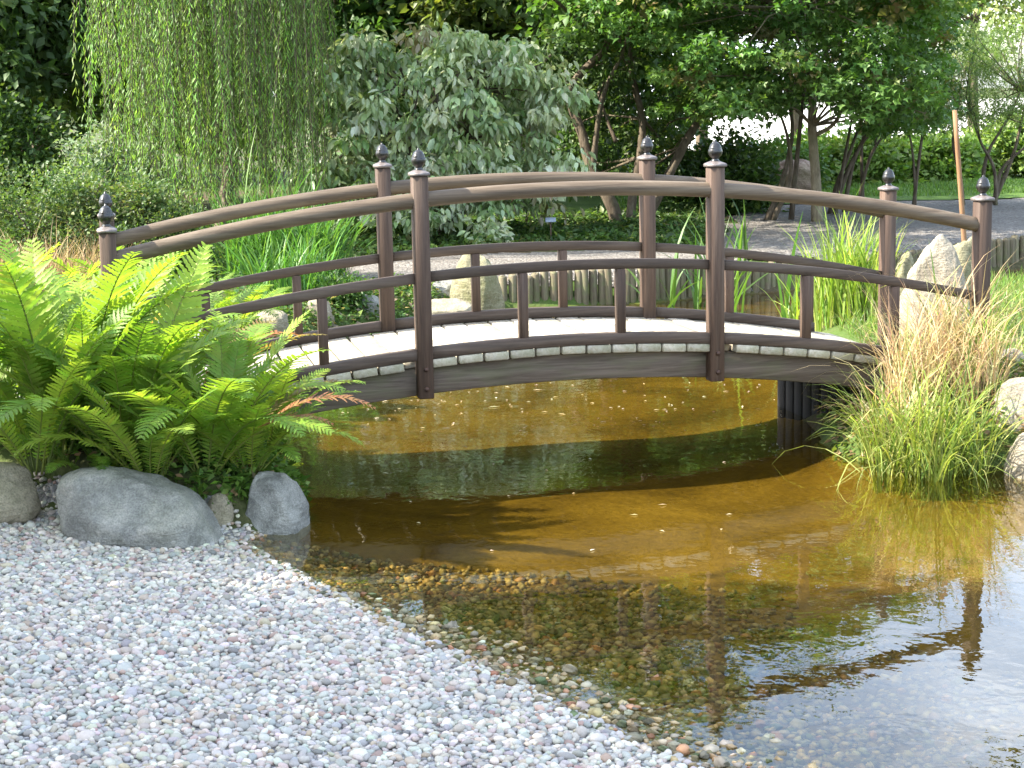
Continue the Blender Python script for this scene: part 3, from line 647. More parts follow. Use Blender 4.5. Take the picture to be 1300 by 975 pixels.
def foliage(rng, centers, rad, per, L, W, pal, wts, tpl=T_D2, flat=0.6, droop=0.5, upn=1.0, var=0.18, cvar=0.22, rvar=0.3, out_from=None):
    """leaves in tufts round the centres; each tuft has its own tone"""
    n = len(centers); m = n * per
    ci = np.repeat(np.arange(n), per); rr = np.repeat(rad * np.exp(rvar * rng.standard_normal(n)), per)
    U = nrm(rng.standard_normal((m, 3))) * (rng.uniform(0, 1, (m, 1)) ** 0.45); U[:, 2] *= flat
    P = centers[ci] + U * rr[:, None]
    D = U * 1.2 + np.array([0, 0, -droop]) + 0.7 * rng.standard_normal((m, 3))
    if out_from is not None: D = D + 0.6 * nrm(P - np.array(out_from))
    N = np.array([0, 0, upn]) + 0.65 * rng.standard_normal((m, 3)) + 0.4 * U
    base = tint(pal, wts, n, rng, cvar)[ci]
    c = np.clip(0.6 * base + 0.4 * tint(pal, wts, m, rng, var), 0.004, 0.7)
    s = np.exp(0.2 * rng.standard_normal(m))
    V, Fs = leafset(P, D, N, L * s, W * s, tpl)
    return V, Fs, np.repeat(c, len(tpl[0]), 0)
G_DARK = [(0.035, 0.072, 0.018), (0.055, 0.105, 0.025), (0.08, 0.14, 0.032), (0.13, 0.17, 0.04)]  # understory greens, lifted to put background haze into the leaf colour
G_MID = [(0.035, 0.085, 0.018), (0.055, 0.12, 0.025), (0.085, 0.155, 0.032), (0.13, 0.17, 0.05)]
G_LIGHT = [(0.09, 0.17, 0.03), (0.13, 0.22, 0.04), (0.18, 0.26, 0.06), (0.22, 0.27, 0.09)]
def limb(a, b, r0, r1, rng, sag=0.15, n=7, seg=6):
    a, b = np.array(a, float), np.array(b, float); L = np.linalg.norm(b - a)
    mid = (a + b) / 2 + np.array([0, 0, sag * L]) * rng.uniform(-0.2, 1) + 0.06 * L * rng.standard_normal(3)
    return tube(smooth_path([a, mid, b], n), np.linspace(r0, r1, n), seg, False)
class Tree:
    def __init__(s, name, base, label, cat, seed, group=None):
        s.root = empty(name, tuple(base), 0, label, cat, group); s.base = np.array(base, float); s.rng = np.random.default_rng(seed); s.tr = Acc(); s.cr = Acc()
    def stem(s, pts, r0, r1, seg=10, n=14, col=None):
        P = smooth_path(np.asarray(pts) - s.base, n); V, Fs = tube(P, r0 + (r1 - r0) * np.linspace(0, 1, n) ** 0.8, seg, True, 0.05, s.rng); s.tr.add(V, Fs)
    def limbs(s, starts, ends, r0, r1, sag=0.1):
        for e in ends:
            i = np.argmin(np.linalg.norm(np.array(starts) - e, axis=1) + 0.3 * s.rng.uniform(0, 1, len(starts)))
            V, Fs = limb(np.array(starts[i]) - s.base, e - s.base, r0 * s.rng.uniform(0.7, 1.2), r1, s.rng, sag); s.tr.add(V, Fs)
    def leaves(s, centers, **kw):
        of = kw.pop('out_from', None)
        V, Fs, C = foliage(s.rng, np.asarray(centers) - s.base, out_from=None if of is None else np.array(of) - s.base, **kw); s.cr.add(V, Fs, C)
    def finish(s, leafm='leaf', barkm='bark', crown='crown', trunk='trunk'):
        if s.tr.n: obj(trunk, s.tr.mesh(trunk, M[barkm], True), s.root)
        if s.cr.n: obj(crown, s.cr.mesh(crown, M[leafm]), s.root, kind='stuff')
        return s.root

# --- weeping willow behind the left end of the bridge
wb = on_y(275, 330, 19.6); wb[2] = 0.3
w = Tree('weeping_willow', wb, 'weeping willow with long hanging green strands behind the bridge railing', 'tree', 2)
w.stem([wb, wb + [0.1, 0.7, 1.2], wb + [0.0, 0.9, 2.6], wb + [0.3, 0.8, 4.3]], 0.085, 0.05)
tops = clumps(w.rng, wb + [0.15, 0.2, 4.6], (2.1, 1.8, 1.2), 80, 0.5, -0.2)
tops = tops[tops[:, 0] > wb[0] - 1.5]
w.limbs([wb + [0.05, 0, 2.4], wb + [0.2, 0.1, 3.4], wb + [0.3, 0.2, 4.2]], tops[:40], 0.06, 0.012, 0.25)
Pl, Dl, Cl, Ll = [], [], [], []
r = w.rng
for k in range(900):
    c = tops[r.integers(len(tops))] + r.normal(0, 0.22, 3)
    rad = np.linalg.norm((c - wb)[:2]); end = max(0.35, r.normal(1.15, 0.65)) if r.uniform() < 0.75 else r.uniform(1.6, 3.0)
    if c[0] > wb[0] + 1.35 or c[0] < wb[0] - 1.15: continue
    if c[0] < wb[0] - 0.9: end = max(end, 1.2 + 1.4 * r.uniform())
    L = max(c[2] - end, 0.4); m = int(L / 0.034); s = np.linspace(0, 1, m)
    drift = r.normal(0, 0.16, 2); q = np.stack([c[0] + drift[0] * s ** 1.5 + 0.03 * np.sin(7 * s + k), c[1] + drift[1] * s ** 1.5, c[2] - L * s], -1)
    Vt, Ft = tube(q[::max(1, m // 6)] - wb, 0.004, 3, False); w.tr.add(Vt, Ft) if len(q[::max(1, m // 6)]) > 2 else None
    Pl.append(q + r.normal(0, 0.012, q.shape)); az = r.uniform(0, 6.28, m)
    Dl.append(np.stack([0.55 * np.cos(az), 0.55 * np.sin(az), -np.ones(m)], -1)); Cl.append(np.repeat(tint([(0.12, 0.225, 0.05), (0.16, 0.275, 0.065), (0.21, 0.31, 0.085), (0.09, 0.17, 0.04)], [3, 3, 1.5, 2], 1, r, 0.2), m, 0) * np.exp(0.12 * r.standard_normal((m, 1))))
Pl, Dl, Cl = np.concatenate(Pl), np.concatenate(Dl), np.concatenate(Cl)
V, Fs = leafset(Pl - wb, Dl, r.standard_normal(Pl.shape), 0.080 * np.exp(0.2 * r.standard_normal(len(Pl))), 0.014, T_D2); w.cr.add(V, Fs, np.repeat(Cl, 4, 0))
w.finish('willow_leaf')

# --- dogwood shrub with pale drooping leaves
db = on_y(560, 300, 20.6); db[2] = 0.33
d = Tree('dogwood_shrub', db, 'wide tiered shrub with pale silvery drooping leaves behind the middle of the bridge', 'shrub', 7)
tiers = []
for zc, rx, n, xo in ((2.55, 1.2, 34, -0.05), (2.2, 1.55, 48, -0.05), (1.75, 1.6, 56, 0.0), (1.25, 1.6, 56, 0.05), (0.85, 1.5, 44, 0.0)):
    a = d.rng.uniform(0, 6.28, n); rr = d.rng.uniform(0.2, 1, n) ** 0.5
    tiers.append(np.stack([db[0] + xo + rx * rr * np.cos(a), db[1] + 0.9 * rx * rr * np.sin(a), zc + 0.22 * (1 - rr) + 0.13 * d.rng.standard_normal(n)], -1))
cen = np.concatenate(tiers)
extra = np.array([on_y(x, y, 20.0) for x, y in [(430, 120), (445, 90), (480, 60), (530, 45), (600, 55), (650, 70), (690, 95), (715, 115), (735, 120), (560, 275), (620, 285), (430, 200), (415, 235), (440, 260), (700, 215), (725, 200)]])
for k in range(6):
    st = [db + [0.12 * d.rng.normal(), 0.12 * d.rng.normal(), 0], db + [0.5 * d.rng.normal(), 0.3 * d.rng.normal(), 0.9], db + [0.8 * d.rng.normal(), 0.5 * d.rng.normal(), 2.2]]; d.stem(st, 0.05, 0.015, 7)
d.limbs([db + [0.3 * a, 0.2 * b, z] for a in (-1, 0, 1) for b in (-1, 1) for z in (0.6, 1.2, 1.8)], cen[::3], 0.016, 0.005, 0.1)
PAL_DOG = [(0.15, 0.24, 0.09), (0.26, 0.35, 0.17), (0.40, 0.47, 0.29), (0.54, 0.57, 0.44), (0.18, 0.09, 0.05)]  # variegated leaf tones; the palest also paint in white sky highlights
d.leaves(np.vstack([cen, extra]), rad=0.27, per=62, L=0.115, W=0.052, pal=PAL_DOG, wts=[3, 3.4, 3, 2.6, 0.25], tpl=T_O4, flat=0.45, droop=1.3, upn=1.3, var=0.22)
d.finish('glossy_leaf', 'bark', 'foliage', 'stems')

# --- maple on the right, with its single trunk on the gravel path
mb = on_z(1037, 284, 0.33)
m = Tree('maple_tree', mb, 'broad green maple with a straight grey trunk rising from the gravel path', 'tree', 9)
tp = [mb, on_y(1036, 230, mb[1]), on_y(1031, 160, mb[1]), on_y(1032, 90, mb[1]), on_y(1025, 10, mb[1]), on_y(1020, -120, mb[1])]
m.stem(tp, 0.075, 0.045, 12, 18)
m.stem([on_y(1034, 172, mb[1]), on_y(1058, 158, mb[1] - 0.2), on_y(1072, 128, mb[1] - 0.3), on_y(1080, 60, mb[1] - 0.3)], 0.032, 0.018, 7, 10)
mc = mb + [-0.3, -0.2, 4.3]
low = []
for x0, x1, y0, y1, n in ((850, 1215, -70, 125, 230), (900, 1180, 90, 140, 40), (700, 900, 0, 60, 30), (1090, 1200, 120, 165, 30), (830, 960, 60, 150, 36)):
    for _ in range(n): low.append(on_y(m.rng.uniform(x0, x1), m.rng.uniform(y0, y1), mb[1] + m.rng.uniform(-2.2, 2.0)))
low = np.array(low); up = clumps(m.rng, mb + [-0.8, 0, 3.1], (2.6, 2.6, 1.7), 130, 0.5, -0.3)
m.limbs([np.array(q) for q in tp[2:]], np.vstack([low[::4], up[::5]]), 0.016, 0.005, 0.22)
PAL_MAP = [(0.06, 0.135, 0.025), (0.095, 0.185, 0.036), (0.14, 0.225, 0.05), (0.23, 0.16, 0.08)]
m.leaves(low, rad=0.27, per=80, L=0.075, W=0.075, pal=PAL_MAP, wts=[4, 4, 2, 0.3], tpl=T_M3, flat=0.45, droop=0.6, upn=1.4)
m.leaves(up, rad=0.42, per=70, L=0.12, W=0.12, pal=PAL_MAP, wts=[4, 4, 2, 0.3], tpl=T_D2, flat=0.5, droop=0.5, upn=1.4)
m.finish('leaf', 'pale_bark')

# --- crooked multi-trunk tree between the dogwood and the maple
cb = on_y(800, 305, 22.4); cb[2] = 0.33
c = Tree('crooked_tree', cb, 'dark crooked tree with several leaning lit trunks behind the middle railing', 'tree', 13)
def sc_path(pts, Y): return [on_y(x, y, Y + dy) for x, y, dy in pts]
stems = [[(788, 300, 0), (775, 255, 0), (752, 220, .1), (738, 165, .2), (722, 120, .3), (745, 85, .3), (770, 60, .2), (772, 10, .1)],
         [(800, 302, 0), (803, 250, .2), (812, 200, .3), (815, 150, .4), (800, 80, .5), (812, 20, .5)],
         [(806, 302, .1), (840, 240, .3), (868, 185, .5), (890, 150, .6), (930, 100, .7), (960, 40, .8)],
         [(752, 220, .1), (760, 150, .0), (770, 110, -.1), (790, 70, -.2)], [(782, 180, -.1), (770, 150, 0), (760, 120, .1)]]
for q, (a, b) in zip(stems, ((0.092, 0.04), (0.07, 0.035), (0.085, 0.03), (0.045, 0.02), (0.03, 0.016))): c.stem(sc_path(q, cb[1]), a, b, 9, 18)
allp = [p for q in stems for p in sc_path(q, cb[1])]
lowc = np.array([on_y(c.rng.uniform(690, 940), c.rng.uniform(-30, 120), cb[1] + c.rng.uniform(-.2, 2.4)) for _ in range(90)] + [on_y(c.rng.uniform(690, 890), c.rng.uniform(120, 235), cb[1] + c.rng.uniform(.9, 3.0)) for _ in range(70)])
upc = clumps(c.rng, cb + [0.0, 0.2, 4.2], (2.7, 2.6, 2.1), 130, 0.4, -0.4)
upc = np.vstack([upc, clumps(c.rng, (0.0, 18.5, 4.3), (2.5, 1.6, 0.8), 55, 0.2)])  # unseen clumps added overhead to shade the gravel ledge and path
c.limbs(allp, np.vstack([lowc[::4], upc[::6]]), 0.022, 0.006, 0.1)
c.leaves(lowc, rad=0.32, per=75, L=0.085, W=0.05, pal=G_DARK, wts=[4, 4, 2, 0.8], flat=0.55, droop=0.6, upn=1.2)
c.leaves(upc, rad=0.45, per=60, L=0.13, W=0.09, pal=G_DARK, wts=[3, 4, 3, 0.8], flat=0.55, droop=0.5, upn=1.2)
c.finish('leaf')

# --- slim multi-stemmed saplings on the path
def sapling(label, base, stems, leafbox, n, pal, wts, seed, r0=0.035, L=0.06, W=0.03, per=60, rad=0.2, leafm='leaf', barkm='bark', name='slender_tree', up=None):
    b = on_z(*base, 0.34); t = Tree(name, b, label, 'tree', seed, 'slender trees on the gravel path'); pts = []
    for q in stems:
        P = [on_y(x, y, b[1] + dy) for x, y, dy in q]; P[0] = np.array([P[0][0], P[0][1], 0.32]); pts += P[1:]; t.stem(P, r0 * t.rng.uniform(0.8, 1.2), r0 * 0.35, 7, 14)
    cs = np.array([on_y(t.rng.uniform(leafbox[0], leafbox[1]), leafbox[2] + (leafbox[3] - leafbox[2]) * t.rng.uniform(0, 1) ** 0.8, b[1] + t.rng.uniform(-1.0, 1.0)) for _ in range(n)])
    t.limbs(pts, cs[::2], r0 * 0.35, 0.004, 0.05)
    t.leaves(cs, rad=rad, per=per, L=L, W=W, pal=pal, wts=wts, flat=0.6, droop=0.2, upn=1.0)
    if up is not None: t.leaves(clumps(t.rng, b + np.array(up[0]), up[1], up[2], 0.4), rad=0.4, per=60, L=L * 1.6, W=W * 1.6, pal=pal, wts=wts, flat=0.6, droop=0.2)
    return t.finish(leafm, barkm)
sapling('slender leaning tree with a forked dark stem left of the maple trunk', (975, 282), [[(972, 284, 0), (990, 240, 0), (1002, 195, .1), (1006, 160, .1), (1000, 120, .1), (992, 70, .1)], [(1005, 175, .1), (1018, 140, 0), (1024, 100, 0)], [(980, 284, 0), (1003, 225, -.2), (1000, 175, -.2), (985, 130, -.2)]], (950, 1030, 40, 125), 18, G_MID, [3, 3, 2, 1], 31, 0.04)
sapling('leaning cluster of dark stems right of the maple trunk', (1058, 272), [[(1052, 274, 0), (1062, 235, 0), (1082, 185, .1), (1098, 135, .1), (1110, 80, .2)], [(1056, 274, .1), (1075, 220, .2), (1100, 170, .2), (1125, 120, .2)], [(1072, 272, .2), (1078, 230, .3), (1090, 190, .2), (1120, 150, .2)], [(1060, 274, -.1), (1068, 225, -.1), (1078, 170, -.1), (1088, 110, 0)]], (1050, 1150, 50, 140), 26, G_MID, [3, 3, 2, 1], 32, 0.04)
sapling('small upright tree with dark stem and sparse foliage before the lawn', (1092, 262), [[(1090, 262, 0), (1098, 220, 0), (1112, 185, 0), (1138, 155, .1), (1150, 120, .1)], [(1096, 230, 0), (1094, 190, .1), (1100, 150, .1)]], (1090, 1180, 110, 170), 16, G_MID, [3, 3, 2, 1], 33, 0.035)
sapling('thin single-stemmed tree on the path between the far end post and the stake', (1162, 268), [[(1162, 268, 0), (1161, 225, 0), (1158, 190, 0), (1152, 160, 0), (1140, 120, .1)], [(1160, 200, 0), (1172, 165, 0), (1182, 140, 0)]], (1110, 1215, 85, 150), 36, [(0.05, 0.10, 0.02), (0.09, 0.14, 0.03), (0.20, 0.14, 0.07), (0.12, 0.17, 0.05)], [3, 3, 0.9, 2], 34, 0.03)
sapling('feathery pale green willow shrub with several dark stems beside the path', (1262, 262), [[(1250, 262, 0), (1248, 225, 0), (1256, 190, 0), (1280, 150, 0), (1296, 115, 0)], [(1262, 264, .1), (1268, 225, .1), (1280, 205, .1), (1310, 180, .1)], [(1264, 263, -.1), (1262, 215, -.1), (1245, 180, -.1), (1232, 140, 0)], [(1258, 262, .2), (1285, 200, .2), (1300, 140, .2)], [(1222, 262, .2), (1218, 220, .2), (1210, 180, .2), (1215, 140, .2)]], (1195, 1345, 30, 165), 150, [(0.12, 0.19, 0.05), (0.17, 0.25, 0.075), (0.22, 0.28, 0.10), (0.09, 0.14, 0.04)], [3, 3, 2, 2], 35, 0.04, 0.07, 0.012, 130, 0.25, 'willow_leaf')

# --- dark wood behind
def bigtree(label, px, Y, rx, rz, zc, seed, pal=G_DARK, wts=(4, 4, 2, 1), ncl=190, per=60, L=0.16, W=0.10, trunk_r=0.17, low=0.2, name='broadleaf_tree', leafm='leaf', group='trees behind the garden', lowbox=None):
    b = on_y(px, 250, Y); b[2] = 0.3; t = Tree(name, b, label, 'tree', seed, group)
    top = b + [0.3 * t.rng.normal(), 0.2, zc]
    P = [b, b + [0.1 * t.rng.normal(), 0, zc * 0.35], b + [0.2 * t.rng.normal(), 0.1, zc * 0.7], top]; t.stem(P, trunk_r, trunk_r * 0.35, 10, 14)
    cs = clumps(t.rng, b + [0, 0, zc], (rx, rx * 0.9, rz), ncl, low)
    if lowbox is not None:
        cs = np.vstack([cs, [on_y(t.rng.uniform(*lowbox[:2]), t.rng.uniform(*lowbox[2:4]), Y + t.rng.uniform(-1.2, 1.2)) for _ in range(lowbox[4])]])
    t.limbs([np.array(q) for q in P[1:]], cs[::6], trunk_r * 0.25, 0.01, 0.1)
    t.leaves(cs, rad=0.55, per=per, L=L, W=W, pal=pal, wts=list(wts), flat=0.6, droop=0.5, upn=1.2)
    return t.finish(leafm)
bigtree('dark leafy tree beyond the hedge with bare lower trunk', 60, 27, 2.6, 2.6, 4.2, 51, lowbox=(-60, 170, 0, 110, 60))
bigtree('tall shaded tree behind the weeping willow strands', 195, 29, 2.8, 3.0, 4.0, 52, lowbox=(120, 330, 0, 170, 70))
bigtree('shaded tree above the low hedge next to the bare-trunked dark tree', -60, 25, 2.4, 2.4, 3.6, 53, lowbox=(-120, 60, 60, 180, 40))
bigtree('green tree rising over the silvery shrub', 470, 27, 2.8, 2.6, 4.0, 54, G_MID, lowbox=(380, 600, 0, 130, 60))
bigtree('olive green tree above the right side of the silvery shrub', 640, 26, 2.6, 2.6, 4.0, 55, [(0.05, 0.09, 0.02), (0.09, 0.13, 0.035), (0.14, 0.18, 0.05), (0.24, 0.24, 0.03)], lowbox=(560, 760, 0, 160, 60))
bigtree('dense green tree behind the crooked trunks', 770, 29, 2.3, 2.6, 3.9, 56, lowbox=(690, 880, 30, 200, 60))
FAR = ['distant dark tree in the wood behind the shaded tree above the low hedge', 'distant tree in the wood behind the bare-trunked dark tree', 'distant wood tree glimpsed through the willow strands',
       'distant wood tree between the willow and the silvery shrub', 'distant wood tree directly behind the green tree over the silvery shrub', 'distant wood tree behind the olive green tree', 'distant wood tree showing between the crooked trunks']
for q, (px, Y, s) in enumerate(((-150, 36, 61), (40, 38, 62), (190, 40, 63), (340, 37, 64), (500, 39, 65), (660, 38, 66), (735, 41, 67))):
    bigtree(FAR[q], px, Y, 3.3, 4.2, 4.3, s, ncl=150, per=42, L=0.26, W=0.18, low=0.15)
for px, Y, sd_, lab in ((890, 45, 68, 'far tree with high crown seen behind the left part of the maple canopy'), (1010, 47, 69, 'far tree with high crown seen behind the middle of the maple canopy'), (1125, 46, 70, 'far tree with high crown seen behind the right part of the maple canopy')):
    bigtree(lab, px, Y, 2.7, 2.7, 5.5, sd_, G_MID, (3, 3, 2, 1), 130, 55, 0.26, 0.18, low=0.1)
# --- trees out of the picture on the left that shade the pebble beach
def shade_tree(label, x, y, z0, rx, rz, zc, seed, ncl=130):
    b = np.array([x, y, z0]); t = Tree('shade_tree', b, label, 'tree', seed)
    P = [b, b + [0.1, 0, zc * 0.4], b + [0, 0.1, zc * 0.8], b + [0.1, 0, zc]]; t.stem(P, 0.16, 0.06)
    cs = clumps(t.rng, b + [0, 0, zc], (rx, rx, rz), ncl, 0.15); t.limbs([np.array(q) for q in P[1:]], cs[::5], 0.04, 0.01, 0.1)
    t.leaves(cs, rad=0.5, per=70, L=0.14, W=0.10, pal=G_MID, wts=[3, 3, 2, 1], flat=0.6, droop=0.4, upn=1.2); return t.finish()

shade_tree('leafy tree standing left of the pebble beach and shading it', -5.9, 5.35, 0.4, 1.1, 3.1, 4.5, 71, 210)
shade_tree('young leafy tree beside the beach shading the near pebbles', -5.6, 3.3, 0.4, 1.6, 2.6, 3.9, 72, 200)
shade_tree('low round tree left of the boulders at the beach corner', -4.5, 7.3, 0.4, 0.6, 1.1, 1.55, 73, 70)
shade_tree('tree leaning over the pond from the right bank beyond the turf', 6.4, 14.6, 0.35, 1.9, 1.5, 4.9, 74, 110)

# --- shrubs
def bush(label, px, py_top, py_bot, w_px, Y, seed, pal, wts, name='shrub', ncl=70, per=60, L=0.06, W=0.035, rad=0.22, leafm='leaf', depth=0.7, droop=0.3, tpl=T_D2, group=None, cat='shrub', flat=0.7):
    b = on_y(px, py_bot, Y); b[2] = 0.3; top = on_y(px, py_top, Y)[2]; hw = w_px * Y / F_PX / 2
    t = Tree(name, b, label, cat, seed, group); hz = max(top - 0.3, 0.2)
    cs = clumps(t.rng, b + [0, 0, hz * 0.30], (hw * 0.92, hw * depth, hz * 0.62), ncl, 0.35, -0.55)
    for k in range(5): t.stem([b + [0.1 * hw * t.rng.normal(), 0.1 * hw * t.rng.normal(), -0.02], b + [0.3 * hw * t.rng.normal(), 0.2 * hw * t.rng.normal(), hz * 0.6]], 0.025, 0.008, 6, 5)
    t.limbs([b + [0, 0, hz * 0.3], b + [0.2 * hw, 0, hz * 0.4], b + [-0.2 * hw, 0, hz * 0.4]], cs[::4], 0.012, 0.004, 0.05)
    t.leaves(cs, rad=rad, per=per, L=L, W=W, pal=pal, wts=wts, tpl=tpl, flat=flat, droop=droop, out_from=b); return t.finish(leafm, 'bark', 'foliage', 'stems')
PAL_COT = [(0.055, 0.10, 0.03), (0.085, 0.14, 0.04), (0.15, 0.19, 0.065), (0.20, 0.15, 0.08)]
bush('wide low hedge of fine small leaves behind the bridge end post', 90, 196, 330, 330, 17.2, 81, PAL_COT, [4, 4, 1.6, 0.4], 'hedge', 230, 90, 0.045, 0.026, 0.22, depth=0.5, cat='hedge')
bush('spreading fine-leaved shrub at the right end of the low hedge', 200, 225, 330, 130, 16.9, 82, PAL_COT, [4, 4, 1.2, 0.4], 'shrub', 90, 90, 0.045, 0.026, 0.20)
bush('grey-green rounded shrub standing above the low hedge', 140, 133, 220, 170, 20.5, 83, [(0.10, 0.15, 0.085), (0.14, 0.20, 0.11), (0.19, 0.25, 0.14)], [3, 3, 1.5], 'shrub', 110, 80, 0.06, 0.035, 0.24)
bush('tall dark shrub closing the gap behind the left end of the hedge', -10, 90, 230, 210, 23.5, 94, G_DARK, [3, 4, 2, 1], 'shrub', 130, 70, 0.09, 0.055, 0.3)
bush('dark round shrub beside the thin stems under the maple canopy', 915, 172, 262, 150, 24.5, 84, G_DARK, [3, 4, 2, 0.5], 'shrub', 120, 80, 0.09, 0.055, 0.28)
bush('bright leafy shrub behind the lawn left of the rock heap', 975, 176, 240, 130, 29.0, 85, G_MID, [2, 3, 3, 1.5], 'shrub', 110, 70, 0.11, 0.06, 0.3)
bush('lush light green shrub at the far edge of the lawn', 1085, 165, 252, 170, 31, 86, G_LIGHT, [3, 3, 2, 1], 'shrub', 130, 80, 0.12, 0.07, 0.32)
bush('lush leafy green shrub behind the thin single-stemmed tree', 1175, 170, 252, 150, 31.5, 87, G_LIGHT, [3, 3, 2, 1], 'shrub', 120, 80, 0.12, 0.07, 0.32)
bush('pale green shrub beyond the feathery willow', 1275, 150, 254, 170, 32.5, 88, G_LIGHT, [2, 3, 3, 2], 'shrub', 120, 80, 0.12, 0.07, 0.32)
bush('tall yellow-green shrub behind the maple trunk', 1045, 178, 235, 110, 33, 89, [(0.20, 0.27, 0.06), (0.27, 0.32, 0.09), (0.16, 0.22, 0.05)], [3, 2, 2], 'shrub', 80, 70, 0.14, 0.05, 0.3)
for px, pt, Y, s in ((1235, -30, 40, 90), (1330, -60, 42, 91)):  # washed-out leaf tints carry the haze and glare of the distance
    bigtree(['hazy pale green tree behind the feathery willow shrub', 'pale sunlit tree beyond the path next to the hazy pale green tree'][s - 90], px, Y, 2.2, 2.6, 4.6, s, [(0.16, 0.23, 0.07), (0.22, 0.28, 0.10), (0.27, 0.31, 0.13)], (2, 3, 2), 110, 60, 0.16, 0.08, leafm='willow_leaf')
bush('low green plant spilling over the rocks behind the deck', 438, 375, 412, 60, 15.0, 92, G_MID, [3, 3, 2, 1], 'shrub', 36, 60, 0.05, 0.02, 0.12)
bush('sprig of pale leaves hanging below the handrail', 622, 262, 300, 40, 19.2, 93, PAL_DOG[:4], [2, 3, 3, 2], 'shrub', 12, 30, 0.10, 0.05, 0.14, 'glossy_leaf', tpl=T_O4, droop=1.2)

# --- low ground cover under the shrubs
def cover(name, label, poly, n, L, W, pal, wts, seed, h=0.12, mat='leaf', cat='ground cover'):
    r = np.random.default_rng(seed); lo, hi = poly.min(0), poly.max(0); P = r.uniform(lo, hi, (n * 3, 2)); P = P[poly_sd(P[:, 0], P[:, 1], poly) > 0][:n]
    hh = h * (0.6 + 0.5 * wav(P[:, 0], P[:, 1], 3.1, 2.0)); z = height(P[:, 0], P[:, 1]) + np.maximum(hh, 0.02) * r.uniform(0.2, 1.0, len(P)) + 0.02
    P3 = np.stack([P[:, 0], P[:, 1], z], -1); D = r.standard_normal(P3.shape); D[:, 2] *= 0.5
    N = np.array([0, 0, 1.2]) + 0.6 * r.standard_normal(P3.shape); s = np.exp(0.25 * r.standard_normal(len(P)))
    V, Fs = leafset(P3, D, N, L * s, W * s, T_D2); c = tint(pal, wts, len(P), r, 0.25)
    o = obj(name, mesh_np(name, V, Fs, M[mat], np.repeat(c, 4, 0)), kind='stuff'); return tagit(o, label, cat)
cover('ground_cover', 'dark green leafy ground cover under the shrubs and crooked trunks', np.array([(-4.5, 17.6), (-2.2, 17.8), (-0.4, 18.7), (1.0, 19.2), (2.2, 18.8), (2.6, 20.5), (2.8, 24), (-5, 24)]), 24000, 0.075, 0.04, G_DARK, [3, 4, 3, 1], 101, 0.16)
cover('bank_cover', 'mixed low leaves covering the ground between ferns and hedge', np.array([(-6, 9.6), (-3.0, 9.5), (-2.3, 13.8), (-1.6, 15.4), (-2.4, 17.2), (-6, 17.5)]), 14000, 0.06, 0.03, G_MID, [3, 3, 2, 1], 102, 0.12)

FERNBANK = np.array([(-5, 9.9), (-5, 8.75), (-2.8, 8.62), (-2.2, 8.34), (-1.6, 8.05), (-1.42, 8.02), (-1.22, 8.1), (-1.1, 8.3), (-1.08, 8.75), (-1.35, 9.6), (-1.5, 10.9), (-2.0, 10.9), (-1.95, 9.2), (-2.4, 9.0), (-3.5, 9.5)])
cover('fern_bank_cover', 'small leaves and herbs covering the bank under the ferns', FERNBANK, 19000, 0.05, 0.028, [(0.07, 0.14, 0.02), (0.10, 0.19, 0.03), (0.14, 0.23, 0.04), (0.20, 0.14, 0.07)], [3, 3, 2, 0.8], 103, 0.11)
SHORE = np.array([(-1.4, 10.9), (-1.55, 12.0), (-1.6, 13.2), (-1.1, 14.6), (-0.45, 15.9), (-0.2, 16.7), (-0.8, 16.6), (-1.6, 15.7), (-2.1, 14.2), (-2.3, 12.5), (-2.0, 10.9)])
SEDGEBANK = np.array([(1.84, 9.45), (2.2, 9.28), (2.7, 9.15), (3.2, 9.1), (3.2, 10.2), (2.4, 11.5), (2.05, 11.5), (1.9, 10.4)])
cover('end_bank_cover', 'dry leaves and small herbs on the bank under the bridge end', SEDGEBANK, 5000, 0.05, 0.024, [(0.07, 0.12, 0.025), (0.12, 0.16, 0.04), (0.30, 0.21, 0.11), (0.18, 0.12, 0.06)], [3, 2, 2, 2], 105, 0.08)
cover('shore_cover', 'low green creeping plants along the rocky far shore', SHORE, 9000, 0.05, 0.026, [(0.05, 0.10, 0.02), (0.08, 0.15, 0.03), (0.12, 0.18, 0.05), (0.22, 0.17, 0.10)], [3, 3, 2, 1.2], 104, 0.10)

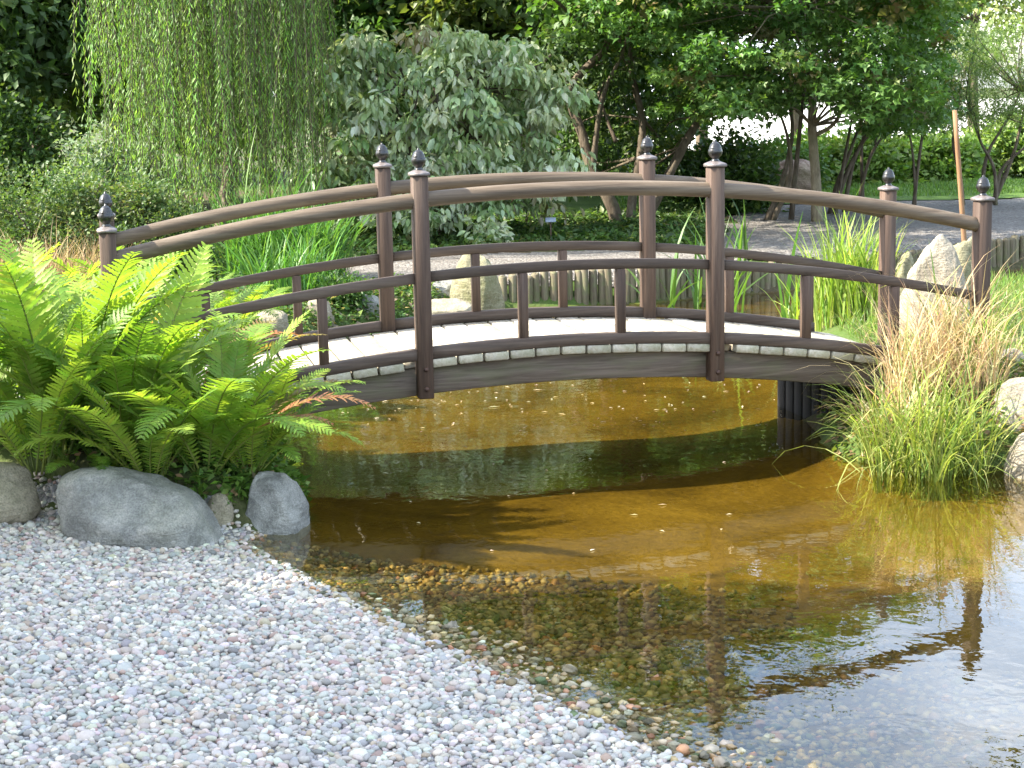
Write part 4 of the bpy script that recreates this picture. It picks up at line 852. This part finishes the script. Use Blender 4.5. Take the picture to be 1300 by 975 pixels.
# ------------------------------------------------------------------ grasses and reeds
def blades(acc, rng, bases, L, W, lean, pal, wts, bend=1.0, nseg=6, spread=None, var=0.2):
    n = len(bases); L = L * np.exp(0.2 * rng.standard_normal(n)); az = rng.uniform(0, 2 * math.pi, n) if spread is None else spread
    th0 = np.abs(rng.normal(0, lean, n)); th1 = th0 + bend * rng.uniform(0.3, 1.6, n)
    s = np.linspace(0, 1, nseg + 1); th = th0[:, None] + (th1 - th0)[:, None] * s[None] ** 1.6
    ds = (L / nseg)[:, None]; hx = np.concatenate([np.zeros((n, 1)), np.cumsum(np.sin(th[:, :-1]) * ds, 1)], 1); hz = np.concatenate([np.zeros((n, 1)), np.cumsum(np.cos(th[:, :-1]) * ds, 1)], 1)
    dirx, diry = np.cos(az), np.sin(az); P = np.stack([bases[:, None, 0] + hx * dirx[:, None], bases[:, None, 1] + hx * diry[:, None], bases[:, None, 2] + hz], -1)
    ww = (W * np.exp(0.15 * rng.standard_normal(n)))[:, None] * (np.minimum(1, 0.55 + 2 * s) * (1 - s ** 3) + 0.04)[None] / 2
    tw = rng.normal(0, 0.6, n); sx, sy = -np.sin(az + tw), np.cos(az + tw)
    S = np.stack([sx, sy, np.zeros(n)], -1)[:, None] * ww[..., None]
    V = np.stack([P - S, P + S], 2).reshape(n, -1, 3); k = np.arange(nseg); q = np.stack([2 * k, 2 * k + 1, 2 * k + 3, 2 * k + 2], -1)
    F = (q[None] + (np.arange(n) * 2 * (nseg + 1))[:, None, None]).reshape(-1, 4); c = tint(pal, wts, n, rng, var)
    acc.add(V.reshape(-1, 3), [F], np.repeat(c, 2 * (nseg + 1), 0))
def tuft_bases(rng, c, r, n, z=None):
    a = rng.uniform(0, 6.28, n); q = r * np.sqrt(rng.uniform(0, 1, n)); x = c[0] + q * np.cos(a); y = c[1] + q * np.sin(a)
    return np.stack([x, y, height(x, y) if z is None else np.full(n, z)], -1)
PAL_SEDGE = [(0.22, 0.27, 0.06), (0.32, 0.33, 0.10), (0.14, 0.20, 0.04)]
PAL_DRY_G = [(0.44, 0.32, 0.17), (0.54, 0.43, 0.25), (0.36, 0.23, 0.13), (0.46, 0.42, 0.19)]
def blade_part(name, rng, specs, mat, root, kind='stuff'):
    a = Acc()
    for b, L, W, lean, pal, wts, bend in specs: blades(a, rng, b, L, W, lean, pal, wts, bend)
    o = obj(name, a.mesh(name, M[mat]), root, kind=kind); o.matrix_parent_inverse = Matrix.Translation(-Vector(root.location)); return o
r = np.random.default_rng(201)
sg = empty('sedge_clump', (2.28, 9.45, 0), 0, 'arching green and straw-coloured sedge clump at the water under the bridge end', 'sedge')
gb = [(tuft_bases(r, on_z(x, y, 0.05), rr, n), L, 0.009, 0.36, PAL_SEDGE, [3, 2, 2], 1.7) for x, y, rr, n, L in ((1135, 588, 0.12, 130, 0.60), (1180, 592, 0.14, 200, 0.64), (1225, 588, 0.13, 130, 0.62), (1108, 575, 0.08, 80, 0.5), (1240, 545, 0.14, 90, 0.6))]
blade_part('green_blades', r, gb, 'grass_leaf', sg)
dbb = [(tuft_bases(r, on_z(x, y, 0.12), rr, n), L, 0.006, 0.30, PAL_DRY_G, [3, 3, 2, 2], 1.7) for x, y, rr, n, L in ((1160, 545, 0.18, 260, 0.62), (1205, 530, 0.20, 320, 0.66), (1240, 545, 0.16, 180, 0.55), (1135, 560, 0.14, 120, 0.5))]
blade_part('dry_blades', r, dbb, 'dry_leaf', sg)
def big_blades(root, rng, c, n, L, W, lean, pal, name='leaf', tilt_az=None, z=None, bend=0.5):
    for k in range(n):
        a = Acc(); b = tuft_bases(rng, c, 0.05, 1, z); b0 = b[0].copy()
        blades(a, rng, b - b0, L * rng.uniform(0.75, 1.15), W, lean, pal, [1] * len(pal), bend, 8, None if tilt_az is None else np.array([tilt_az + rng.normal(0, 0.7)]), 0.12)
        o = obj(name, a.mesh(name, M['grass_leaf']), root, tuple(b0 - np.array(root.location)))
PAL_IRIS = [(0.12, 0.22, 0.04), (0.17, 0.27, 0.05), (0.09, 0.17, 0.035)]
def iris(label, px, py, Y, n, L, W, seed, lean=0.16, pal=PAL_IRIS, bend=0.5, z=None, spread=0.0, name='iris_plant', cat='iris', group=None):
    b = on_y(px, py, Y); b[2] = float(height(b[0], b[1])) if z is None else z; e = empty(name, tuple(b), 0, label, cat, group); rg = np.random.default_rng(seed)
    for k in range(max(1, n // 6)):
        cc = b + np.array([rg.normal(0, spread), rg.normal(0, spread), 0]); big_blades(e, rg, cc, min(6, n), L, W, lean, pal, 'leaf', None, None, bend)
    return e
iris('upright iris blades rising from the dry sedge by the near end post', 1228, 470, 9.75, 8, 0.50, 0.022, 211, 0.14)
iris('few iris blades in front of the pale standing stone', 1205, 470, 10.2, 5, 0.62, 0.022, 212, 0.16, bend=0.3)
iris('bright iris clump at the far water edge right of the middle posts', 985, 400, 15.2, 18, 0.85, 0.030, 213, 0.22, spread=0.25, z=0.05)
iris('dark green iris clump at the bank beside the log edging', 872, 385, 16.55, 24, 0.75, 0.030, 214, 0.35, [(0.06, 0.13, 0.03), (0.085, 0.165, 0.035), (0.05, 0.10, 0.025)], 0.9, 0.1, 0.22)
iris('second dark iris clump spilling over the log edging', 905, 372, 17.0, 24, 0.8, 0.030, 216, 0.35, [(0.06, 0.13, 0.03), (0.085, 0.165, 0.035), (0.05, 0.10, 0.025)], 0.9, 0.12, 0.25)
iris('iris leaves growing by the gravel path under the handrail', 935, 330, 17.9, 12, 0.55, 0.028, 215, 0.25, G_MID[:3], 0.6, None, 0.2)
def reed_tuft(label, specs, pal, wts, mat, seed, W, lean, bend, name='reed_clump', cat='reeds'):
    rg = np.random.default_rng(seed); b = on_y(specs[0][0], specs[0][1], specs[0][2]); e = empty(name, (b[0], b[1], 0), 0, label, cat)
    blade_part('blades', rg, [(tuft_bases(rg, on_y(x, y, Y), rr, n), L, W, lean, pal, wts, bend) for x, y, Y, rr, n, L in specs], mat, e); return e
reed_tuft('bright yellow-green reed clump behind the end baluster', [(1065, 425, 13.2, 0.22, 190, 0.72), (1035, 420, 13.6, 0.2, 130, 0.6), (1095, 420, 13.0, 0.18, 130, 0.66)], [(0.20, 0.29, 0.05), (0.28, 0.34, 0.08), (0.15, 0.24, 0.04)], [3, 2, 2], 'grass_leaf', 221, 0.014, 0.2, 0.8)
reed_tuft('long-bladed lush grass clump under the willow behind the railing', [(330, 345, 16.6, 0.35, 240, 0.85), (375, 345, 16.5, 0.35, 260, 0.85), (410, 350, 16.4, 0.25, 160, 0.7), (360, 385, 15.0, 0.3, 160, 0.55), (395, 375, 15.3, 0.2, 100, 0.5)], [(0.06, 0.15, 0.03), (0.09, 0.20, 0.04), (0.13, 0.24, 0.05)], [3, 3, 1.5], 'grass_leaf', 222, 0.016, 0.3, 1.1, 'grass_clump', 'grass')
reed_tuft('brown dry grass tuft in front of the hedge', [(20, 330, 14.5, 0.5, 500, 0.55), (90, 330, 14.8, 0.5, 500, 0.55), (-40, 330, 14.5, 0.4, 250, 0.55)], [(0.28, 0.19, 0.09), (0.36, 0.26, 0.13), (0.20, 0.16, 0.06)], [3, 3, 2], 'dry_leaf', 223, 0.007, 0.35, 0.9, 'dry_grass', 'grass')
# bank turf right of the bridge end
r = np.random.default_rng(231); acc = Acc()
def bank_pts(n, poly): P = r.uniform(poly.min(0), poly.max(0), (n * 3, 2)); P = P[poly_sd(P[:, 0], P[:, 1], poly) > 0][:n]; return np.stack([P[:, 0], P[:, 1], height(P[:, 0], P[:, 1])], -1)
TURF = np.array([(2.55, 9.5), (3.4, 9.1), (5, 9.0), (6.5, 16), (4.8, 15.9), (3.4, 14.9), (2.5, 13.4), (2.4, 11)])
blades(acc, r, bank_pts(16000, TURF), 0.14, 0.006, 0.5, [(0.13, 0.22, 0.04), (0.19, 0.27, 0.06), (0.09, 0.16, 0.03), (0.33, 0.29, 0.13)], [3, 2, 2, 0.6], 1.0, 3)
tagit(obj('bank_turf', acc.mesh('bank_turf', M['grass_leaf']), kind='stuff'), 'bright short grass on the bank right of the bridge end', 'grass')
acc = Acc(); blades(acc, r, bank_pts(14000, LAWN[[2, 3, 4, 5]] if False else np.array([(1.5, 24.5), (5, 26.6), (8.5, 27.4), (9.5, 30.5), (4, 30.5), (1.5, 28)])) + [0, 0, 0.03], 0.07, 0.012, 0.4, [(0.09, 0.17, 0.03), (0.13, 0.21, 0.045), (0.06, 0.12, 0.02)], [3, 2, 2], 0.8, 2)
tagit(obj('lawn_grass', acc.mesh('lawn_grass', M['grass_leaf']), kind='stuff'), 'mown grass blades of the lawn strip beyond the gravel path', 'grass')

# ------------------------------------------------------------------ ferns
def frond_mesh(seed, th0, th1, pairs=34, wmax=0.125, pal=((0.165, 0.275, 0.035), (0.225, 0.335, 0.05)), curl=0.0, vee=0.25):
    rg = np.random.default_rng(seed); a = Acc(); ns = 60; s = np.linspace(0, 1, ns); th = th0 + (th1 - th0) * s ** 1.7
    x = np.concatenate([[0], np.cumsum(np.sin(th[:-1]))]) / ns; z = np.concatenate([[0], np.cumsum(np.cos(th[:-1]))]) / ns; y = curl * s ** 2 * 0.3
    R = np.stack([x, y, z], -1); T = nrm(np.gradient(R, axis=0)); side0 = np.array([0, 1.0, 0]); N = nrm(np.cross(T, np.broadcast_to(side0, T.shape))); S = np.cross(N, T)
    V, Fs = tube(R[::3], np.linspace(0.0065, 0.0012, len(R[::3])), 5); a.add(V, Fs, (0.20, 0.24, 0.06))
    for k in range(pairs):
        u = 0.10 + 0.895 * (k + 0.5) / pairs; i = u * (ns - 1); i0 = min(int(i), ns - 2); f = i - i0
        p = R[i0] * (1 - f) + R[i0 + 1] * f; t, n_, sd = T[i0], N[i0], S[i0]
        prof = max(0.10, math.sin(math.pi * min(1, (u - 0.02) ** 1.25)) ** 0.75) * (1 if u < 0.9 else 1)
        for sg_ in (-1, 1):
            L = wmax * prof * rg.uniform(0.9, 1.08); w = 0.0135 * (0.55 + 0.45 * prof) * rg.uniform(0.9, 1.1); m = 9
            v = np.linspace(0, 1, m + 1); d0 = nrm(sg_ * sd * 1.0 + t * (0.30 + 0.35 * u) + n_ * (vee + 0.08 * rg.normal()))
            ctr = p[None] + np.outer(v * L, d0) + np.outer(v ** 2 * L * 0.16, t) - np.outer(v ** 2 * L * 0.28 * rg.uniform(0.4, 1.3), n_ * -1 if False else np.array([0, 0, 0.35]) + 0.65 * n_)
            ww = w * (1 - v ** 2.2) ** 0.7 + 0.0006; ww[1::2] *= 0.62; e = nrm(t - d0 * (t @ d0))
            Vp = np.concatenate([ctr, ctr + ww[:, None] * e + 0.18 * ww[:, None] * n_, ctr - ww[:, None] * e + 0.18 * ww[:, None] * n_]); j = np.arange(m)
            Q = np.concatenate([np.stack([j, j + 1, m + 1 + j + 1, m + 1 + j], -1), np.stack([j + 1, j, 2 * (m + 1) + j, 2 * (m + 1) + j + 1], -1)])
            c0 = np.array(pal[0]); c1 = np.array(pal[1]); c = c0 + (c1 - c0) * rg.uniform(0, 1); a.add(Vp, [Q], c * (1 + 0.05 * rg.standard_normal(3)))
    return a.mesh('frond', M['fern_leaf'])
FR = [frond_mesh(300 + k, t0, t1, 34 + k % 3, 0.12 + 0.008 * (k % 3), curl=cu) for k, (t0, t1, cu) in enumerate(((0.05, 0.9, 0.2), (0.08, 1.2, -0.3), (0.12, 1.5, 0.3), (0.0, 0.6, -0.2), (0.2, 1.9, 0.2), (0.1, 1.05, -0.4)))]
FRB = [frond_mesh(320, 0.1, 1.7, 30, 0.10, ((0.30, 0.13, 0.06), (0.36, 0.19, 0.09)), 0.3), frond_mesh(321, 0.1, 1.2, 30, 0.10, ((0.26, 0.19, 0.08), (0.32, 0.24, 0.10)), -0.3)]
FRD = [frond_mesh(330 + k, t0, t1, 32, 0.12, ((0.09, 0.18, 0.02), (0.13, 0.23, 0.03)), cu) for k, (t0, t1, cu) in enumerate(((0.1, 1.2, 0.2), (0.2, 1.7, -0.3)))]
def fern(label, loc, n, size, lean, seed, brown=0, az0=0.0, azspan=6.283, dark=0.15):
    rg = np.random.default_rng(seed); loc = np.array(loc, float); e = empty('fern', tuple(loc), 0, label, 'fern', 'ferns round the bridge landing')
    for k in range(n):
        az = az0 + azspan * (k + rg.uniform(-0.3, 0.3)) / n; me = FRB[rg.integers(2)] if k < brown else (FRD[rg.integers(2)] if rg.uniform() < dark else FR[rg.integers(len(FR))])
        o = obj('frond', me, e, (0.05 * math.cos(az), 0.05 * math.sin(az), 0.0)); s = size * rg.uniform(0.72, 1.1); o.scale = (s, s * rg.uniform(0.9, 1.1), s)
        o.rotation_euler = (rg.normal(0, 0.12), max(0.0, rg.normal(lean, 0.16)), az)
    return e
def at(px, py, z): return on_z(px, py, z)
fern('tall upright pale fern with fronds reaching above the end post', at(70, 590, 0.30), 15, 1.16, 0.10, 401)
fern('tall arching fern leaning towards the end post', at(160, 590, 0.30), 15, 1.10, 0.20, 402)
fern('spreading fern over the large blue-grey boulder', at(262, 605, 0.25), 15, 0.88, 0.38, 403, 2)
fern('low fern hanging over the speckled wedge boulder', at(318, 600, 0.25), 14, 0.66, 0.50, 404)
fern('tall upright fern rising directly above the rounded tan boulder', at(-35, 575, 0.30), 14, 1.15, 0.18, 405)
fern('fern with reddish dying fronds against the near lower rail', at(235, 540, 0.38), 13, 0.85, 0.25, 406, 4)
fern('sunlit yellow fern beyond the far railing', at(245, 440, 0.38), 13, 0.80, 0.35, 407)
fern('small sunlit fern beside the gravel landing beyond the far railing', at(300, 425, 0.38), 11, 0.66, 0.45, 408)
fern('fern at the back of the bank left of the end posts', at(55, 500, 0.38), 13, 0.95, 0.25, 409)
fern('shaded fern between the end post and the bridge deck', at(150, 520, 0.38), 12, 0.85, 0.3, 410, 1)
fern('low dark fern at the foot of the tall ferns', at(120, 612, 0.22), 12, 0.5, 0.6, 411, 0, dark=0.6)
fern('little fern drooping beside the bridge beam', at(352, 540, 0.22), 10, 0.5, 0.55, 412, 2)
fern('broad fern spilling forward over the left shoulder of the blue-grey boulder', at(190, 612, 0.25), 14, 0.78, 0.42, 413)
fern('bushy fern in the middle of the bank under the lower rail', at(285, 585, 0.30), 15, 0.92, 0.30, 414, 1)
fern('shorter feathery fern between the tan and blue-grey boulders', at(48, 600, 0.30), 14, 0.95, 0.28, 415)
fern('light green fern leaning over the water beside the deck edge', at(335, 575, 0.25), 13, 0.72, 0.42, 416)
fern('tall fern in the second row left of the end post', at(105, 560, 0.36), 14, 1.18, 0.14, 417)
fern('pale fern standing behind the tall fern above the tan boulder', at(-5, 540, 0.36), 13, 1.1, 0.16, 418)
fern('yellowing fern at the far landing corner behind the end posts', at(175, 450, 0.38), 13, 0.95, 0.28, 419)
def small_plant(label, px, py, z, seed, n=90, spread=0.09):
    p = on_z(px, py, z); t = Tree('creeping_plant', p, label, 'plant', seed); cs = p + t.rng.normal(0, spread, (14, 3)) * [1, 0.5, 0.9] + [0, -0.05, 0.06]
    t.limbs([p + [0, 0, 0.02]], cs[::2], 0.004, 0.002, 0.1); t.leaves(cs, rad=0.05, per=n // 9, L=0.035, W=0.026, pal=[(0.11, 0.21, 0.03), (0.16, 0.27, 0.04)], wts=[1, 1], tpl=T_O4, flat=0.7, droop=0.3); return t.finish('leaf', 'bark', 'leaves', 'stems')
small_plant('small round-leaved plant hanging between the grey boulders', 312, 640, 0.08, 421)
small_plant('small leafy plant between the tan and blue-grey boulders', 72, 618, 0.12, 422)

# ------------------------------------------------------------------ small things
s0 = on_y(1232, 402, 13.0); s1 = on_y(1212, 140, 13.0); s0[2] = 0.2
V, Fs = tube(smooth_path([s0 - s0, (s1 - s0) * 0.5 + [0.004, 0, 0], s1 - s0], 8), np.linspace(0.022, 0.018, 8), 10)
tagit(obj('wooden_stake', mesh_np('wooden_stake', V, Fs, M['stake_wood'], None, True), None, tuple(s0)), 'slim orange-brown leaning wooden stake behind the near end post', 'stake')
def sign_mat():
    t = NT('sign_plate'); n = t.noise(t.coords('Object'), 30, 3); return t.done(t.principled(t.ramp(n, [(0.3, (0.12, 0.15, 0.19)), (0.7, (0.2, 0.24, 0.29))]), 0.35))
M['sign'] = sign_mat()
for (px, py, Y, lab) in ((699, 279, 19.6, 'small blue-grey plant label on a stake under the silvery shrub'), (702, 326, 18.6, 'small plant label low beside the gravel ledge')):
    q = on_y(px, py, Y); e = empty('plant_label', (q[0], q[1], 0.33), 0, lab, 'plant label')
    hh = q[2] - 0.33; V, Fs = bevel_box(0.014, 0.006, hh + 0.1, 0.001); obj('stem', mesh_np('stem', V, Fs, M['bolt']), e, (0, 0, hh / 2 - 0.05))
    V, Fs = bevel_box(0.12, 0.006, 0.06, 0.002); obj('plate', mesh_np('plate', V, Fs, M['sign']), e, (0, -0.012, hh), (-0.6, 0, 0))
r = np.random.default_rng(501); Pf = []
while len(Pf) < 150:
    q = on_z(r.uniform(430, 1000), r.uniform(484, 548) if r.uniform() < 0.85 else r.uniform(550, 700), 0.004)
    if poly_sd(np.array([q[0]]), np.array([q[1]]), POND)[0] > 0.1: Pf.append(q)
Pf = np.array(Pf); Df = r.standard_normal(Pf.shape); Df[:, 2] = 0.03; V, Fs = leafset(Pf, Df, np.array([0, 0, 1.0]) + 0.02 * r.standard_normal(Pf.shape), 0.028 * np.exp(0.4 * r.standard_normal(len(Pf))), 0.014, T_D2)
V[:, 2] = np.maximum(V[:, 2], 0.003)
tagit(obj('floating_leaves', mesh_np('floating_leaves', V, Fs, M['dry_leaf'], np.repeat(tint([(0.5, 0.42, 0.28), (0.42, 0.33, 0.18), (0.55, 0.5, 0.4)], [2, 2, 1], len(Pf), r), 4, 0)), kind='stuff'), 'scattered small pale fallen leaves floating on the pond under the bridge', 'leaves')
